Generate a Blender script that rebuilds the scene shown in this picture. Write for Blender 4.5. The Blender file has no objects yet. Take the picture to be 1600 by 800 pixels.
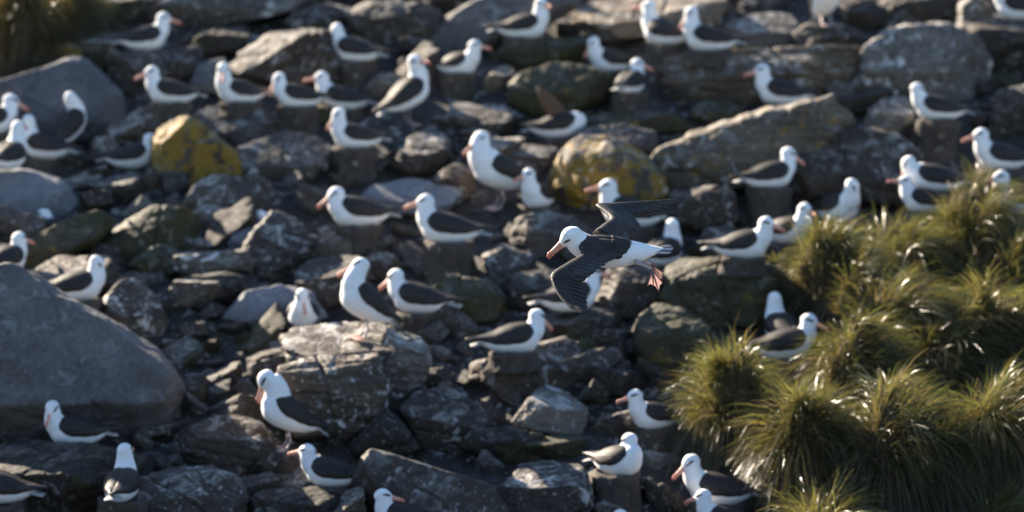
import bpy, bmesh, math, random
import numpy as np
from mathutils import Vector, Matrix, noise
from mathutils.bvhtree import BVHTree

SC = bpy.context.scene
COL = SC.collection
R = math.radians

# ------------------------------------------------------------------ camera, sky, sun, exposure
CAM_Z = 6.0
PITCH = R(8.0)
D0, PPM = 24.0, 225.0                      # focus distance and photo pixels per metre at that distance
cam_d = bpy.data.cameras.new('camera')
cam_d.sensor_width = 36.0
cam_d.lens = 36.0 * D0 / (1600.0 / PPM)
cam_d.clip_end = 3000.0
cam_d.dof.use_dof = True
cam_d.dof.focus_distance = D0 - 0.15
cam_d.dof.aperture_fstop = 0.88
cam_d.dof.aperture_blades = 0
cam = bpy.data.objects.new('camera', cam_d)
cam.location = (0, 0, CAM_Z)
cam.rotation_euler = (math.pi / 2 - PITCH, 0, 0)
COL.objects.link(cam)
SC.camera = cam

SUN_AZ, SUN_EL = -44.0, 25.5               # degrees clockwise from +Y (the view), above the horizon
world = bpy.data.worlds.new('World')
SC.world = world
world.use_nodes = True
wn = world.node_tree.nodes
sky = wn.new('ShaderNodeTexSky')
sky.sky_type = 'NISHITA'
sky.sun_disc = False
sky.sun_elevation = R(SUN_EL)
sky.sun_rotation = R(SUN_AZ)
sky.air_density = 1.0
sky.dust_density = 0.3
sky.ozone_density = 2.3
world.node_tree.links.new(sky.outputs[0], wn['Background'].inputs[0])
wn['Background'].inputs[1].default_value = 0.062

sun_d = bpy.data.lights.new('sun', 'SUN')
sun_d.energy = 5.0
sun_d.angle = R(0.5)
sun_d.color = (1.0, 0.86, 0.68)
sun = bpy.data.objects.new('sun', sun_d)
sdir = Vector((math.sin(R(SUN_AZ)) * math.cos(R(SUN_EL)), math.cos(R(SUN_AZ)) * math.cos(R(SUN_EL)), math.sin(R(SUN_EL))))
sun.rotation_euler = sdir.to_track_quat('Z', 'Y').to_euler()
sun.location = (-20, 20, 30)
COL.objects.link(sun)

SC.view_settings.view_transform = 'Standard'
SC.view_settings.look = 'None'
SC.view_settings.exposure = 2.08
SC.view_settings.gamma = 1.0

# ------------------------------------------------------------------ survey of the place
CAM = np.array([0, 0, CAM_Z])
RT = np.array([1.0, 0, 0])
UP = np.array([0, math.sin(PITCH), math.cos(PITCH)])
FW = np.array([0, math.cos(PITCH), -math.sin(PITCH)])


def pt(px, py, d):
    """the world point seen at photo pixel (px, py) at camera depth d"""
    k = d / D0 / PPM
    return CAM + FW * d + RT * ((px - 800) * k) + UP * ((400 - py) * k)


P_BOT, P_TOP = pt(800, 800, 27.6), pt(800, 0, 35.6)
SLOPE = (P_TOP[2] - P_BOT[2]) / (P_TOP[1] - P_BOT[1])


def plane_z(y):
    return P_BOT[2] + SLOPE * (y - P_BOT[1])


def gdepth(px, py):
    """camera depth where the sight line meets the slope"""
    a, b = pt(px, py, 1.0), pt(px, py, 2.0)
    v = b - a
    # a + t v on the plane
    t = (plane_z(a[1]) - a[2]) / (v[2] - SLOPE * v[1])
    return 1.0 + t


def ground_z(x, y):
    if y < 26.5:
        base = plane_z(26.5)
        t = min(max((14.0 - y) / 12.0, 0), 1)
        z = base + (4.2 - base) * t * t * (3 - 2 * t) - 0.02 * max(0, 26.5 - y)
        if y > 14:
            z = base - 0.02 * (26.5 - y)
    elif y < 62:
        z = plane_z(y)
    else:
        z = plane_z(62) + (y - 62) * 0.12
    k = 1.0 / (1.0 + max(0, abs(x) - 14) * 0.15)
    z += 0.10 * k * noise.noise((x * 0.9, y * 0.9, 0.3)) + 0.05 * noise.noise((x * 2.6, y * 2.6, 4.1)) + 0.02 * noise.noise((x * 7, y * 7, 1.1))
    return z


# ------------------------------------------------------------------ node helpers
def new_mat(name):
    m = bpy.data.materials.new(name)
    m.use_nodes = True
    nt = m.node_tree
    for n in list(nt.nodes):
        nt.nodes.remove(n)
    out = nt.nodes.new('ShaderNodeOutputMaterial')
    b = nt.nodes.new('ShaderNodeBsdfPrincipled')
    nt.links.new(b.outputs[0], out.inputs[0])
    return m, nt, b, out


class NT:
    def __init__(self, nt):
        self.nt = nt

    def lk(self, a, b):
        self.nt.links.new(a, b)

    def n(self, t, **kw):
        nd = self.nt.nodes.new(t)
        for k, v in kw.items():
            setattr(nd, k, v)
        return nd

    def noise(self, vec, scale, detail=5, rough=0.55, dist=0.0):
        nd = self.n('ShaderNodeTexNoise')
        nd.inputs['Scale'].default_value = scale
        nd.inputs['Detail'].default_value = detail
        nd.inputs['Roughness'].default_value = rough
        nd.inputs['Distortion'].default_value = dist
        if vec is not None:
            self.lk(vec, nd.inputs['Vector'])
        return nd.outputs[0]

    def ramp(self, fac, stops):
        nd = self.n('ShaderNodeValToRGB')
        e = nd.color_ramp.elements
        while len(e) < len(stops):
            e.new(0.5)
        for i, (p, c) in enumerate(stops):
            e[i].position = p
            e[i].color = (*c, 1) if len(c) == 3 else c
        self.lk(fac, nd.inputs[0])
        return nd.outputs[0]

    def mapr(self, fac, a, b, c=0.0, d=1.0):
        nd = self.n('ShaderNodeMapRange')
        nd.inputs[1].default_value, nd.inputs[2].default_value = a, b
        nd.inputs[3].default_value, nd.inputs[4].default_value = c, d
        self.lk(fac, nd.inputs[0])
        return nd.outputs[0]

    def mix(self, fac, a, b, mode='MIX'):
        nd = self.n('ShaderNodeMix', data_type='RGBA', blend_type=mode)
        for v, k in ((fac, 0), (a, 6), (b, 7)):
            if isinstance(v, (int, float)):
                nd.inputs[k].default_value = v
            elif isinstance(v, tuple):
                nd.inputs[k].default_value = (*v, 1)
            else:
                self.lk(v, nd.inputs[k])
        return nd.outputs[2]

    def math(self, op, a, b=0.0):
        nd = self.n('ShaderNodeMath', operation=op)
        for v, k in ((a, 0), (b, 1)):
            if isinstance(v, (int, float)):
                nd.inputs[k].default_value = v
            else:
                self.lk(v, nd.inputs[k])
        return nd.outputs[0]

    def bump(self, h, bsdf, strength=0.4, dist=0.02):
        nd = self.n('ShaderNodeBump')
        nd.inputs['Strength'].default_value = strength
        nd.inputs['Distance'].default_value = dist
        self.lk(h, nd.inputs['Height'])
        self.lk(nd.outputs[0], bsdf.inputs['Normal'])


def rock_mat(name, dark, light, guano=0.25, lichen=0.0, lichen_col=(0.215, 0.128, 0.010), moss=0.0, strata=0.0, rough=0.72, strata_rot=(0.2, 0.35, 0)):
    m, nt, b, out = new_mat(name)
    g = NT(nt)
    tc = g.n('ShaderNodeTexCoord')
    oi = g.n('ShaderNodeObjectInfo')
    off = g.n('ShaderNodeVectorMath', operation='ADD')
    sc = g.n('ShaderNodeVectorMath', operation='SCALE')
    comb = g.n('ShaderNodeCombineXYZ')
    for i in range(3):
        g.lk(oi.outputs['Random'], comb.inputs[i])
    g.lk(comb.outputs[0], sc.inputs[0])
    sc.inputs['Scale'].default_value = 37.0
    g.lk(tc.outputs['Object'], off.inputs[0])
    g.lk(sc.outputs[0], off.inputs[1])
    v = off.outputs[0]
    n1 = g.noise(v, 2.4, 6, 0.6)
    col = g.ramp(n1, [(0.30, dark), (0.70, light)])
    # each stone a little lighter, darker or warmer than the next
    tint = g.ramp(oi.outputs['Random'], [(0.0, (0.66, 0.64, 0.63)), (0.3, (1.1, 1.02, 0.94)), (0.6, (0.85, 0.74, 0.63)), (0.8, (1.0, 0.98, 0.98)), (1.0, (1.35, 1.33, 1.34))])
    col = g.mix(1.0, col, tint, 'MULTIPLY')
    n2 = g.noise(v, 22, 5, 0.65)
    col = g.mix(1.0, col, g.ramp(n2, [(0.25, (0.62, 0.62, 0.62)), (0.75, (1.3, 1.3, 1.3))]), 'MULTIPLY')
    # brown water stains
    n5 = g.noise(v, 1.3, 4, 0.6, 0.6)
    col = g.mix(g.mapr(n5, 0.52, 0.68, 0, 0.55), col, (0.045, 0.033, 0.023))
    h = g.math('ADD', g.math('MULTIPLY', n1, 0.6), g.math('MULTIPLY', n2, 0.35))
    if strata:
        mp = g.n('ShaderNodeMapping')
        mp.inputs['Rotation'].default_value = strata_rot
        mp.inputs['Scale'].default_value = (0.7, 0.7, 11.0)
        g.lk(v, mp.inputs[0])
        n3 = g.noise(mp.outputs[0], 2.0, 4, 0.6, 0.25)
        col = g.mix(strata, col, g.mix(1.0, col, g.ramp(n3, [(0.3, (0.5, 0.49, 0.47)), (0.62, (1.45, 1.43, 1.4))]), 'MULTIPLY'))
        h = g.math('ADD', h, g.math('MULTIPLY', n3, 1.6 * strata))
    if lichen:
        n4 = g.noise(v, 5.2, 8, 0.68, 0.5)
        col = g.mix(g.mapr(n4, 0.64 - 0.33 * lichen, 0.67 - 0.32 * lichen, 0, 0.92), col, g.ramp(n2, [(0.2, tuple(c * 0.55 for c in lichen_col)), (0.8, tuple(c * 1.25 for c in lichen_col))]))
    if moss:
        n6 = g.noise(v, 3.1, 5, 0.6)
        col = g.mix(g.mapr(n6, 0.6 - 0.35 * moss, 0.72 - 0.3 * moss, 0, 0.9), col, g.ramp(n2, [(0.25, (0.014, 0.014, 0.006)), (0.75, (0.055, 0.050, 0.016))]))
    if guano:
        n7 = g.noise(v, 7.5, 5, 0.62, 0.8)
        n8 = g.noise(v, 1.5, 3, 0.5)
        f = g.math('MULTIPLY', g.mapr(n7, 0.57, 0.64), g.mapr(n8, 0.42, 0.56))
        col = g.mix(g.math('MULTIPLY', f, min(1, guano * 2)), col, (0.60, 0.59, 0.57))
        ge = g.n('ShaderNodeNewGeometry')
        sp = g.n('ShaderNodeSeparateXYZ')
        g.lk(ge.outputs['Normal'], sp.inputs[0])
        f2 = g.math('MULTIPLY', g.mapr(g.noise(v, 5.0, 6, 0.7, 1.2), 0.50, 0.60), g.mapr(sp.outputs['Z'], 0.45, 0.9))
        col = g.mix(g.math('MULTIPLY', f2, min(0.75, guano * 1.7)), col, (0.50, 0.48, 0.44))
        n9 = g.noise(v, 30, 2, 0.5)
        col = g.mix(g.mapr(n9, 0.67, 0.70, 0, min(1, guano * 1.5)), col, (0.62, 0.61, 0.59))
    vo = g.n('ShaderNodeTexVoronoi', feature='DISTANCE_TO_EDGE')
    vo.inputs['Scale'].default_value = 2.1
    dv = g.n('ShaderNodeVectorMath', operation='ADD')
    nv = g.n('ShaderNodeTexNoise')
    nv.inputs['Scale'].default_value = 3.0
    g.lk(v, nv.inputs['Vector'])
    g.lk(v, dv.inputs[0])
    g.lk(nv.outputs['Color'], dv.inputs[1])
    g.lk(dv.outputs[0], vo.inputs['Vector'])
    crack = g.mapr(vo.outputs['Distance'], 0.0, 0.06)
    h = g.math('ADD', h, g.math('MULTIPLY', crack, 0.18))
    g.lk(col, b.inputs['Base Color'])
    b.inputs['Roughness'].default_value = rough
    b.inputs['Specular IOR Level'].default_value = 0.35
    g.bump(h, b, 0.75, 0.03)
    return m


M = {}
M['grey'] = rock_mat('grey_rock', (0.028, 0.024, 0.023), (0.084, 0.073, 0.065), 0.28)
M['pale'] = rock_mat('pale_grey_rock', (0.057, 0.050, 0.043), (0.139, 0.120, 0.102), 0.4, strata=0.35)
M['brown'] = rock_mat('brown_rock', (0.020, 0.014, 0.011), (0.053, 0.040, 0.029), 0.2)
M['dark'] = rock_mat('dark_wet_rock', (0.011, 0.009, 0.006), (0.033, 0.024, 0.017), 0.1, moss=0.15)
M['strata'] = rock_mat('banded_rock', (0.041, 0.036, 0.030), (0.122, 0.104, 0.087), 0.5, strata=0.85)
M['slab'] = rock_mat('banded_slab_rock', (0.060, 0.050, 0.039), (0.175, 0.148, 0.116), 0.25, strata=0.7, strata_rot=(0.3, -0.32, 0))
M['slablichen'] = rock_mat('banded_slab_with_lichen', (0.062, 0.050, 0.035), (0.182, 0.144, 0.105), 0.25, lichen=0.14, strata=0.7, strata_rot=(0.3, -0.32, 0))
M['lichen'] = rock_mat('yellow_lichen_rock', (0.033, 0.026, 0.020), (0.078, 0.063, 0.048), 0.1, lichen=0.66)
M['spotted'] = rock_mat('lichen_spotted_rock', (0.036, 0.029, 0.024), (0.098, 0.081, 0.068), 0.25, lichen=0.55)
M['moss'] = rock_mat('mossy_rock', (0.018, 0.014, 0.009), (0.052, 0.040, 0.027), 0.08, lichen=0.18, moss=0.75)
M['boulder'] = rock_mat('smooth_grey_boulder', (0.090, 0.096, 0.110), (0.163, 0.168, 0.186), 0.10, rough=0.8)


def ground_mat():
    m, nt, b, out = new_mat('shade_darkened_soil')
    g = NT(nt)
    tc = g.n('ShaderNodeTexCoord')
    v = tc.outputs['Object']
    n1 = g.noise(v, 1.6, 8, 0.65)
    n2 = g.noise(v, 14, 6, 0.65)
    col = g.ramp(n1, [(0.3, (0.012, 0.010, 0.008)), (0.7, (0.042, 0.034, 0.027))])  # brown soil, darkened further to paint in the shade between boulders
    col = g.mix(1.0, col, g.ramp(n2, [(0.25, (0.6, 0.6, 0.6)), (0.75, (1.4, 1.4, 1.4))]), 'MULTIPLY')
    f = g.math('MULTIPLY', g.mapr(g.noise(v, 9, 5, 0.65, 0.9), 0.56, 0.63), g.mapr(g.noise(v, 0.8, 3, 0.5), 0.42, 0.56))
    col = g.mix(g.math('MULTIPLY', f, 0.8), col, (0.5, 0.49, 0.48))
    g.lk(col, b.inputs['Base Color'])
    b.inputs['Roughness'].default_value = 0.7
    g.bump(g.math('ADD', n1, n2), b, 0.9, 0.05)
    return m


def mud_mat():
    m, nt, b, out = new_mat('dried_mud')
    g = NT(nt)
    tc = g.n('ShaderNodeTexCoord')
    v = tc.outputs['Object']
    n1, n2 = g.noise(v, 5, 6, 0.6), g.noise(v, 26, 5, 0.7)
    col = g.ramp(n1, [(0.3, (0.036, 0.027, 0.021)), (0.72, (0.105, 0.083, 0.066))])
    col = g.mix(g.mapr(g.noise(v, 13, 4, 0.6, 0.7), 0.63, 0.68, 0, 0.6), col, (0.42, 0.40, 0.37))
    g.lk(col, b.inputs['Base Color'])
    b.inputs['Roughness'].default_value = 0.85
    g.bump(g.math('ADD', n1, n2), b, 0.9, 0.03)
    return m


def feather_mat(name, c1, c2, scale=(14, 40, 40), rough=0.7, spec=0.3, bump=0.25, trans=0.0, sheen=0.0):
    m, nt, b, out = new_mat(name)
    g = NT(nt)
    tc = g.n('ShaderNodeTexCoord')
    mp = g.n('ShaderNodeMapping')
    mp.inputs['Scale'].default_value = scale
    g.lk(tc.outputs['Object'], mp.inputs[0])
    n1 = g.noise(mp.outputs[0], 1.0, 5, 0.6, 0.3)
    g.lk(g.ramp(n1, [(0.3, c1), (0.7, c2)]), b.inputs['Base Color'])
    b.inputs['Roughness'].default_value = rough
    b.inputs['Specular IOR Level'].default_value = spec
    if sheen:
        b.inputs['Sheen Weight'].default_value = sheen
        b.inputs['Sheen Roughness'].default_value = 0.4
    g.bump(n1, b, bump, 0.01)
    if trans:
        t = g.n('ShaderNodeBsdfTranslucent')
        t.inputs[0].default_value = (*c2, 1)
        mx = g.n('ShaderNodeMixShader')
        mx.inputs[0].default_value = trans
        g.lk(b.outputs[0], mx.inputs[1])
        g.lk(t.outputs[0], mx.inputs[2])
        g.lk(mx.outputs[0], out.inputs[0])
    return m


M['ground'] = ground_mat()
M['sunlitwing'] = feather_mat('sunlit_brown_wing', (0.07, 0.05, 0.038), (0.16, 0.12, 0.09), (9, 60, 60), 0.6, 0.3, 0.6, trans=0.3)  # dark wing colour lightened to tan, as if sun shone through it
M['mud'] = mud_mat()
M['white'] = feather_mat('white_plumage', (0.79, 0.79, 0.79), (0.86, 0.86, 0.85), (10, 26, 26), 0.85, 0.15, 0.35, sheen=0.15)
M['wing'] = feather_mat('dark_wing_plumage', (0.012, 0.010, 0.0092), (0.040, 0.033, 0.029), (9, 60, 60), 0.6, 0.3, 0.6)
M['quill'] = feather_mat('dark_flight_feather', (0.015, 0.013, 0.012), (0.050, 0.041, 0.036), (30, 30, 30), 0.5, 0.35, 0.5)
M['tail'] = feather_mat('grey_tail_plumage', (0.25, 0.25, 0.25), (0.5, 0.49, 0.48), (10, 70, 40), 0.7, 0.3, 0.3)
M['bill'] = feather_mat('salmon_bill', (0.66, 0.29, 0.20), (0.76, 0.41, 0.30), (30, 30, 30), 0.4, 0.4, 0.05)
M['billtip'] = feather_mat('red_bill_tip', (0.56, 0.18, 0.13), (0.66, 0.25, 0.18), (30, 30, 30), 0.4, 0.4, 0.05)
M['eye'] = feather_mat('dark_brow', (0.012, 0.012, 0.014), (0.03, 0.03, 0.033), (40, 40, 40), 0.5, 0.4, 0.1)
M['leg'] = feather_mat('grey_pink_leg', (0.32, 0.27, 0.28), (0.46, 0.38, 0.38), (30, 30, 30), 0.5, 0.4, 0.1)
M['web'] = feather_mat('pink_foot_web', (0.76, 0.52, 0.45), (0.88, 0.68, 0.60), (40, 40, 40), 0.5, 0.4, 0.1, trans=0.38)
M['webdark'] = feather_mat('dusky_toe', (0.12, 0.07, 0.065), (0.22, 0.12, 0.10), (40, 40, 40), 0.5, 0.4, 0.1)


def grass_mat(name, gloss=0.3):
    m, nt, b, out = new_mat(name)
    g = NT(nt)
    at = g.n('ShaderNodeAttribute', attribute_name='tint')
    g.lk(at.outputs['Color'], b.inputs['Base Color'])
    b.inputs['Roughness'].default_value = gloss
    b.inputs['Specular IOR Level'].default_value = 0.85
    t = g.n('ShaderNodeBsdfTranslucent')
    g.lk(g.mix(1.0, at.outputs['Color'], (1.5, 1.48, 0.9), 'MULTIPLY'), t.inputs[0])
    mx = g.n('ShaderNodeMixShader')
    mx.inputs[0].default_value = 0.55
    g.lk(b.outputs[0], mx.inputs[1])
    g.lk(t.outputs[0], mx.inputs[2])
    g.lk(mx.outputs[0], out.inputs[0])
    return m


M['grass'] = grass_mat('tussock_blade', 0.28)
M['thatch'] = feather_mat('dark_thatch', (0.030, 0.024, 0.013), (0.085, 0.066, 0.038), (30, 30, 6), 0.9, 0.1, 0.9)


# ------------------------------------------------------------------ object helpers
def mesh_obj(name, verts, faces, mat, parent=None, smooth=True, loc=None):
    me = bpy.data.meshes.new(name)
    me.from_pydata([tuple(map(float, v)) for v in verts], [], [tuple(map(int, f)) for f in faces])
    me.materials.append(mat)
    if smooth:
        me.polygons.foreach_set('use_smooth', [True] * len(me.polygons))
    me.update()
    o = bpy.data.objects.new(name, me)
    COL.objects.link(o)
    if parent is not None:
        o.parent = parent
    if loc is not None:
        o.location = loc
    return o


def inst(name, me, parent, matrix=None):
    o = bpy.data.objects.new(name, me)
    COL.objects.link(o)
    o.parent = parent
    if matrix is not None:
        o.matrix_local = matrix
    return o


def crisp(o, deg=26):
    o.data.set_sharp_from_angle(angle=R(deg))
    return o


def tag(o, label, cat=None, group=None, kind=None):
    if label:
        o['label'] = label
    if cat:
        o['category'] = cat
    if group:
        o['group'] = group
    if kind:
        o['kind'] = kind
    return o


_ico = {}


def ico(sub):
    if sub not in _ico:
        bm = bmesh.new()
        bmesh.ops.create_icosphere(bm, subdivisions=sub, radius=1.0)
        v = np.array([x.co[:] for x in bm.verts])
        f = [tuple(x.index for x in q.verts) for q in bm.faces]
        bm.free()
        _ico[sub] = (v, f)
    return _ico[sub]


def fbm(P, scale, seed, octv=4):
    o = Vector((seed * 1.37 + 11.3, seed * 2.11 - 5.7, seed * 0.73 + 3.1))
    return np.array([noise.fractal(Vector(p) * scale + o, 1.0, 2.0, octv) for p in P])


def hull2(pts):
    pts = sorted(set(map(tuple, pts)))

    def half(ps):
        h = []
        for p in ps:
            while len(h) >= 2 and (h[-1][0] - h[-2][0]) * (p[1] - h[-2][1]) - (h[-1][1] - h[-2][1]) * (p[0] - h[-2][0]) <= 0:
                h.pop()
            h.append(p)
        return h
    a, b = half(pts), half(pts[::-1])
    return a[:-1] + b[:-1]


BV, BF, BTAG = [], [], []                    # everything that can carry a bird, in world space


def carry(verts, faces):
    n0 = sum(len(v) for v in BV)
    BV.append(np.asarray(verts))
    BF.append([tuple(i + n0 for i in f) for f in faces])


def polytope(planes, half, sub, seed, p=44, rough=0.07, step=None):
    """a rock from half-spaces (unit normal, distance) round the origin: rounded edges, broken relief"""
    U, F = ico(sub)
    dirs = U * np.array(half)
    dirs = dirs / np.linalg.norm(dirs, axis=1)[:, None]
    N = np.array([q[0] for q in planes], float)
    N /= np.linalg.norm(N, axis=1)[:, None]
    Dd = np.array([max(q[1], 0.01) for q in planes])
    c = np.maximum(dirs @ N.T, 0) / Dd[None, :]
    t = (c ** p).sum(1) ** (-1.0 / p)
    P = dirs * t[:, None]
    size = (half[0] * half[1] * half[2]) ** (1 / 3)
    n1 = fbm(P, 1.1 / size, seed, 4)
    n2 = fbm(P, 4.0 / size, seed + 50, 4)
    # flaked relief: steps where layers have broken off
    fl = np.floor(n1 * 4.0 + 0.6 * n2) / 4.0
    k = 1 + rough * (n1 * 0.55 + n2 * 0.25 + fl * 0.55)
    ra = random.Random(seed * 13 + 5)
    if step is None and ra.random() < 0.65:  # bedding ledges
        step = ((ra.uniform(-0.15, 0.5), 0.9, ra.uniform(-0.2, 0.35)), size * ra.uniform(0.22, 0.42), ra.uniform(0.02, 0.045))
    for _ in range(ra.choice((0, 1, 1, 2))):  # open cracks
        cn = Vector((ra.gauss(0, 1), ra.gauss(0, 0.6), ra.gauss(0, 0.5))).normalized()
        dd = P @ np.array(cn) - size * ra.uniform(-0.35, 0.35) + size * 0.10 * n1
        k -= 0.07 * np.exp(-(dd / (0.035 * size)) ** 2)
    if step is not None:
        ax, lam, amp = step
        s = (P @ np.array(ax)) / lam + 0.5 * n1
        fr = s - np.floor(s)
        k += amp * (np.clip(fr * 2.2, 0, 1) - np.clip((fr - 0.86) / 0.14, 0, 1) - 0.5)
    return P * k[:, None], F


def size_(w, h, t):
    return (w * h * t) ** (1 / 3) * 0.35


ROCK_HULLS = []
ROCKS = []
rnd = random.Random(7)


def rock(label, mat, poly, name='boulder', thick=1.0, top=0.42, tilt=48, lean=0.0, by=None, dz=0.0, rough=0.075, p=44, step=None, sub=None, cut=2, under=None):
    """one boulder: POLY is its outline as surveyed in the photo; it gets its own distance, thickness, top and front faces"""
    rs = random.Random(sum((i + 1) * ord(c) for i, c in enumerate(label)))
    hl = hull2(poly)
    xs, ys = [q[0] for q in hl], [q[1] for q in hl]
    cx, cy = (min(xs) + max(xs)) / 2, (min(ys) + max(ys)) / 2
    gy = by if by is not None else max(ys) - 0.12 * (max(ys) - min(ys))
    d = gdepth(cx, gy)
    k = d / D0 / PPM
    w, h = (max(xs) - min(xs)) * k, (max(ys) - min(ys)) * k
    th = thick * (0.55 * w + 0.45 * h) * 0.85
    d += th * 0.22 + dz
    k = d / D0 / PPM
    c = pt(cx, cy, d)
    pts = [((x - cx) * k, (cy - y) * k) for x, y in hl]
    a2 = sum(pts[i][0] * pts[(i + 1) % len(pts)][1] - pts[(i + 1) % len(pts)][0] * pts[i][1] for i in range(len(pts)))
    if a2 < 0:
        pts = pts[::-1]
    planes = []                              # in (right, up, towards the viewer)
    n = len(pts)
    for i in range(n):
        (x0, y0), (x1, y1) = pts[i], pts[(i + 1) % n]
        L = math.hypot(x1 - x0, y1 - y0)
        if L < 1e-4:
            continue
        nx, ny = (y1 - y0) / L, -(x1 - x0) / L
        e = nx * x0 + ny * y0
        a = R(rs.uniform(-10, 14))
        planes.append(((nx * math.cos(a), ny * math.cos(a), math.sin(a)), e * math.cos(a) * 1.03))
        if rs.random() > 0.42:
            continue
        a = R(rs.uniform(32, 55))             # bevel facet on the near side
        cutin = rs.uniform(0.72, 0.95)
        planes.append(((nx * math.cos(a), ny * math.cos(a), math.sin(a)), (e * math.cos(a) + th * 0.5 * math.sin(a)) * cutin))
        a = R(-rs.uniform(32, 55))
        planes.append(((nx * math.cos(a), ny * math.cos(a), math.sin(a)), (e * math.cos(a) - th * 0.5 * math.sin(a)) * 0.85))
    # the top face: dips towards the viewer; meets the front face a fraction TOP below the crest
    tl = R(tilt - rs.choice((0, 6, 18, 26)) if tilt < 60 else tilt)
    lean = lean + rs.uniform(-14, 6)
    nt_ = (math.sin(R(lean)) * math.cos(tl), math.cos(R(lean)) * math.cos(tl), math.sin(tl))
    edge = (0.0, h / 2 - top * h, th * 0.5)
    planes.append((nt_, sum(a * b for a, b in zip(nt_, edge))))
    planes.append(((rs.uniform(-0.22, 0.22), rs.uniform(-0.3, 0.05), 1.0), th * 0.5))
    planes.append(((rs.uniform(-0.2, 0.2), rs.uniform(-0.2, 0.2), -1.0), th * 0.55))
    if under is not None:                    # the foot is undercut
        planes.append(((0.05, -0.78, 0.62), 0.78 * (h / 2 - under * h) + 0.62 * th * 0.5))
    for _ in range(cut):
        v = Vector((rs.uniform(-1, 1), rs.uniform(-0.8, 0.6), rs.uniform(0.35, 1))).normalized()
        sup = abs(v.x) * w / 2 + abs(v.y) * h / 2 + abs(v.z) * th / 2
        planes.append((tuple(v), sup * rs.uniform(0.62, 0.80)))
    for _ in range(3 if cut > 1 else 1):     # chipped corners
        v = Vector((rs.uniform(-1, 1), rs.uniform(-1, 1), rs.uniform(-0.1, 1))).normalized()
        sup = max(v.x * q[0] + v.y * q[1] for q in pts) + abs(v.z) * th / 2
        planes.append((tuple(v), sup * rs.uniform(0.66, 0.9)))
    big = max(w, h)
    if sub is None:
        sub = 6 if big > 0.62 else 5 if big > 0.28 else 4
    P, F = polytope(planes, (w / 2, h / 2, th / 2), sub, rs.randint(0, 900), p, rough, step if step is not None or mat not in ('lichen', 'spotted', 'moss', 'boulder') else ((0, 1, 0), size_(w, h, th), 0.012))
    W = P[:, 0:1] * RT + P[:, 1:2] * UP - P[:, 2:3] * FW
    # (right, up, towards) is right-handed, so the winding is kept
    o = mesh_obj(name, W, F, M[mat], loc=tuple(c))
    crisp(o)
    tag(o, label, 'boulder' if name == 'boulder' else 'rock')
    ROCK_HULLS.append((hl, label))
    ROCKS.append((o, cx, cy, label))
    carry(W + c, F)
    return o


# ------------------------------------------------------------------ ground
def build_ground():
    xs = np.concatenate([-np.geomspace(300, 9, 22), np.linspace(-8.8, 8.8, 150), np.geomspace(9, 300, 22)])
    ys = np.concatenate([np.linspace(-60, 0, 8)[:-1], np.linspace(0, 25, 26)[:-1], np.linspace(25, 42, 150), np.geomspace(43, 600, 40)])
    V = [(x, y, ground_z(x, y)) for y in ys for x in xs]
    nx = len(xs)
    F = [(j * nx + i, j * nx + i + 1, (j + 1) * nx + i + 1, (j + 1) * nx + i) for j in range(len(ys) - 1) for i in range(nx - 1)]
    o = mesh_obj('ground', V, F, M['ground'])
    tag(o, 'dark brown soil of the colony slope with white droppings', None, None, 'structure')
    carry(V, F)


build_ground()

# ------------------------------------------------------------------ the boulders one can tell apart
rock('huge smooth bluish grey boulder with a pointed crest at the near edge', 'boulder',
     [(-90, 500), (-10, 430), (30, 424), (62, 455), (110, 490), (190, 528), (250, 556), (282, 604), (282, 652), (255, 684), (150, 700), (-90, 700)],
     thick=0.75, top=0.86, tilt=66, lean=6, rough=0.075, cut=2, by=700, under=0.30)
rock('smooth bluish boulder with a sunlit peak behind the preening standing albatross', 'boulder',
     [(-40, 142), (108, 92), (128, 94), (190, 150), (200, 196), (150, 225), (60, 215), (-40, 200)], thick=0.8, top=0.75, tilt=64, rough=0.07, cut=3)
rock('wide grey slab below the pair touching bills', 'boulder',
     [(-40, 270), (40, 268), (95, 285), (122, 318), (95, 350), (20, 345), (-40, 330)], thick=0.9, top=0.7, tilt=60)
rock('tall boulder with bright yellow lichen on its face', 'lichen',
     [(240, 216), (262, 193), (287, 178), (316, 194), (322, 214), (304, 290), (248, 302), (238, 262)], thick=0.9, top=0.16, tilt=35, lean=-20, cut=1)
rock('half yellow half brown block leaning on the yellow lichen boulder', 'lichen',
     [(302, 222), (326, 202), (345, 218), (375, 246), (378, 275), (352, 296), (296, 306)], thick=0.8, top=0.2, tilt=35, cut=2)
rock('rounded boulder spotted with yellow lichen beside the flying albatross', 'spotted',
     [(862, 330), (864, 268), (880, 232), (908, 212), (945, 209), (990, 228), (1030, 258), (1042, 300), (1025, 335), (930, 345)], thick=0.8, top=0.2, tilt=40, cut=2, rough=0.05)
rock('long tilted slab with sunlit grey ridges and a lichened end', 'slablichen',
     [(1020, 248), (1062, 214), (1150, 184), (1302, 152), (1332, 186), (1310, 214), (1180, 272), (1085, 325), (1050, 330), (1022, 290)], thick=0.55, top=0.5, tilt=61, lean=-18, step=((0.34, 0.9, 0.25), 0.17, 0.05), cut=1)
rock('big round topped boulder with a sunlit rough flank, upper part of the slope', 'pale',
     [(1346, 92), (1368, 60), (1410, 42), (1480, 37), (1528, 62), (1545, 100), (1538, 140), (1490, 160), (1390, 160), (1350, 150)], thick=0.9, top=0.62, tilt=60)
rock('overhanging boulder carrying the cut off albatross in the top corner', 'grey',
     [(1488, 62), (1500, 34), (1540, 24), (1640, 22), (1700, 60), (1690, 116), (1570, 118), (1510, 96)], thick=0.9, top=0.3, tilt=45, under=0.5, cut=1)
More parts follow.
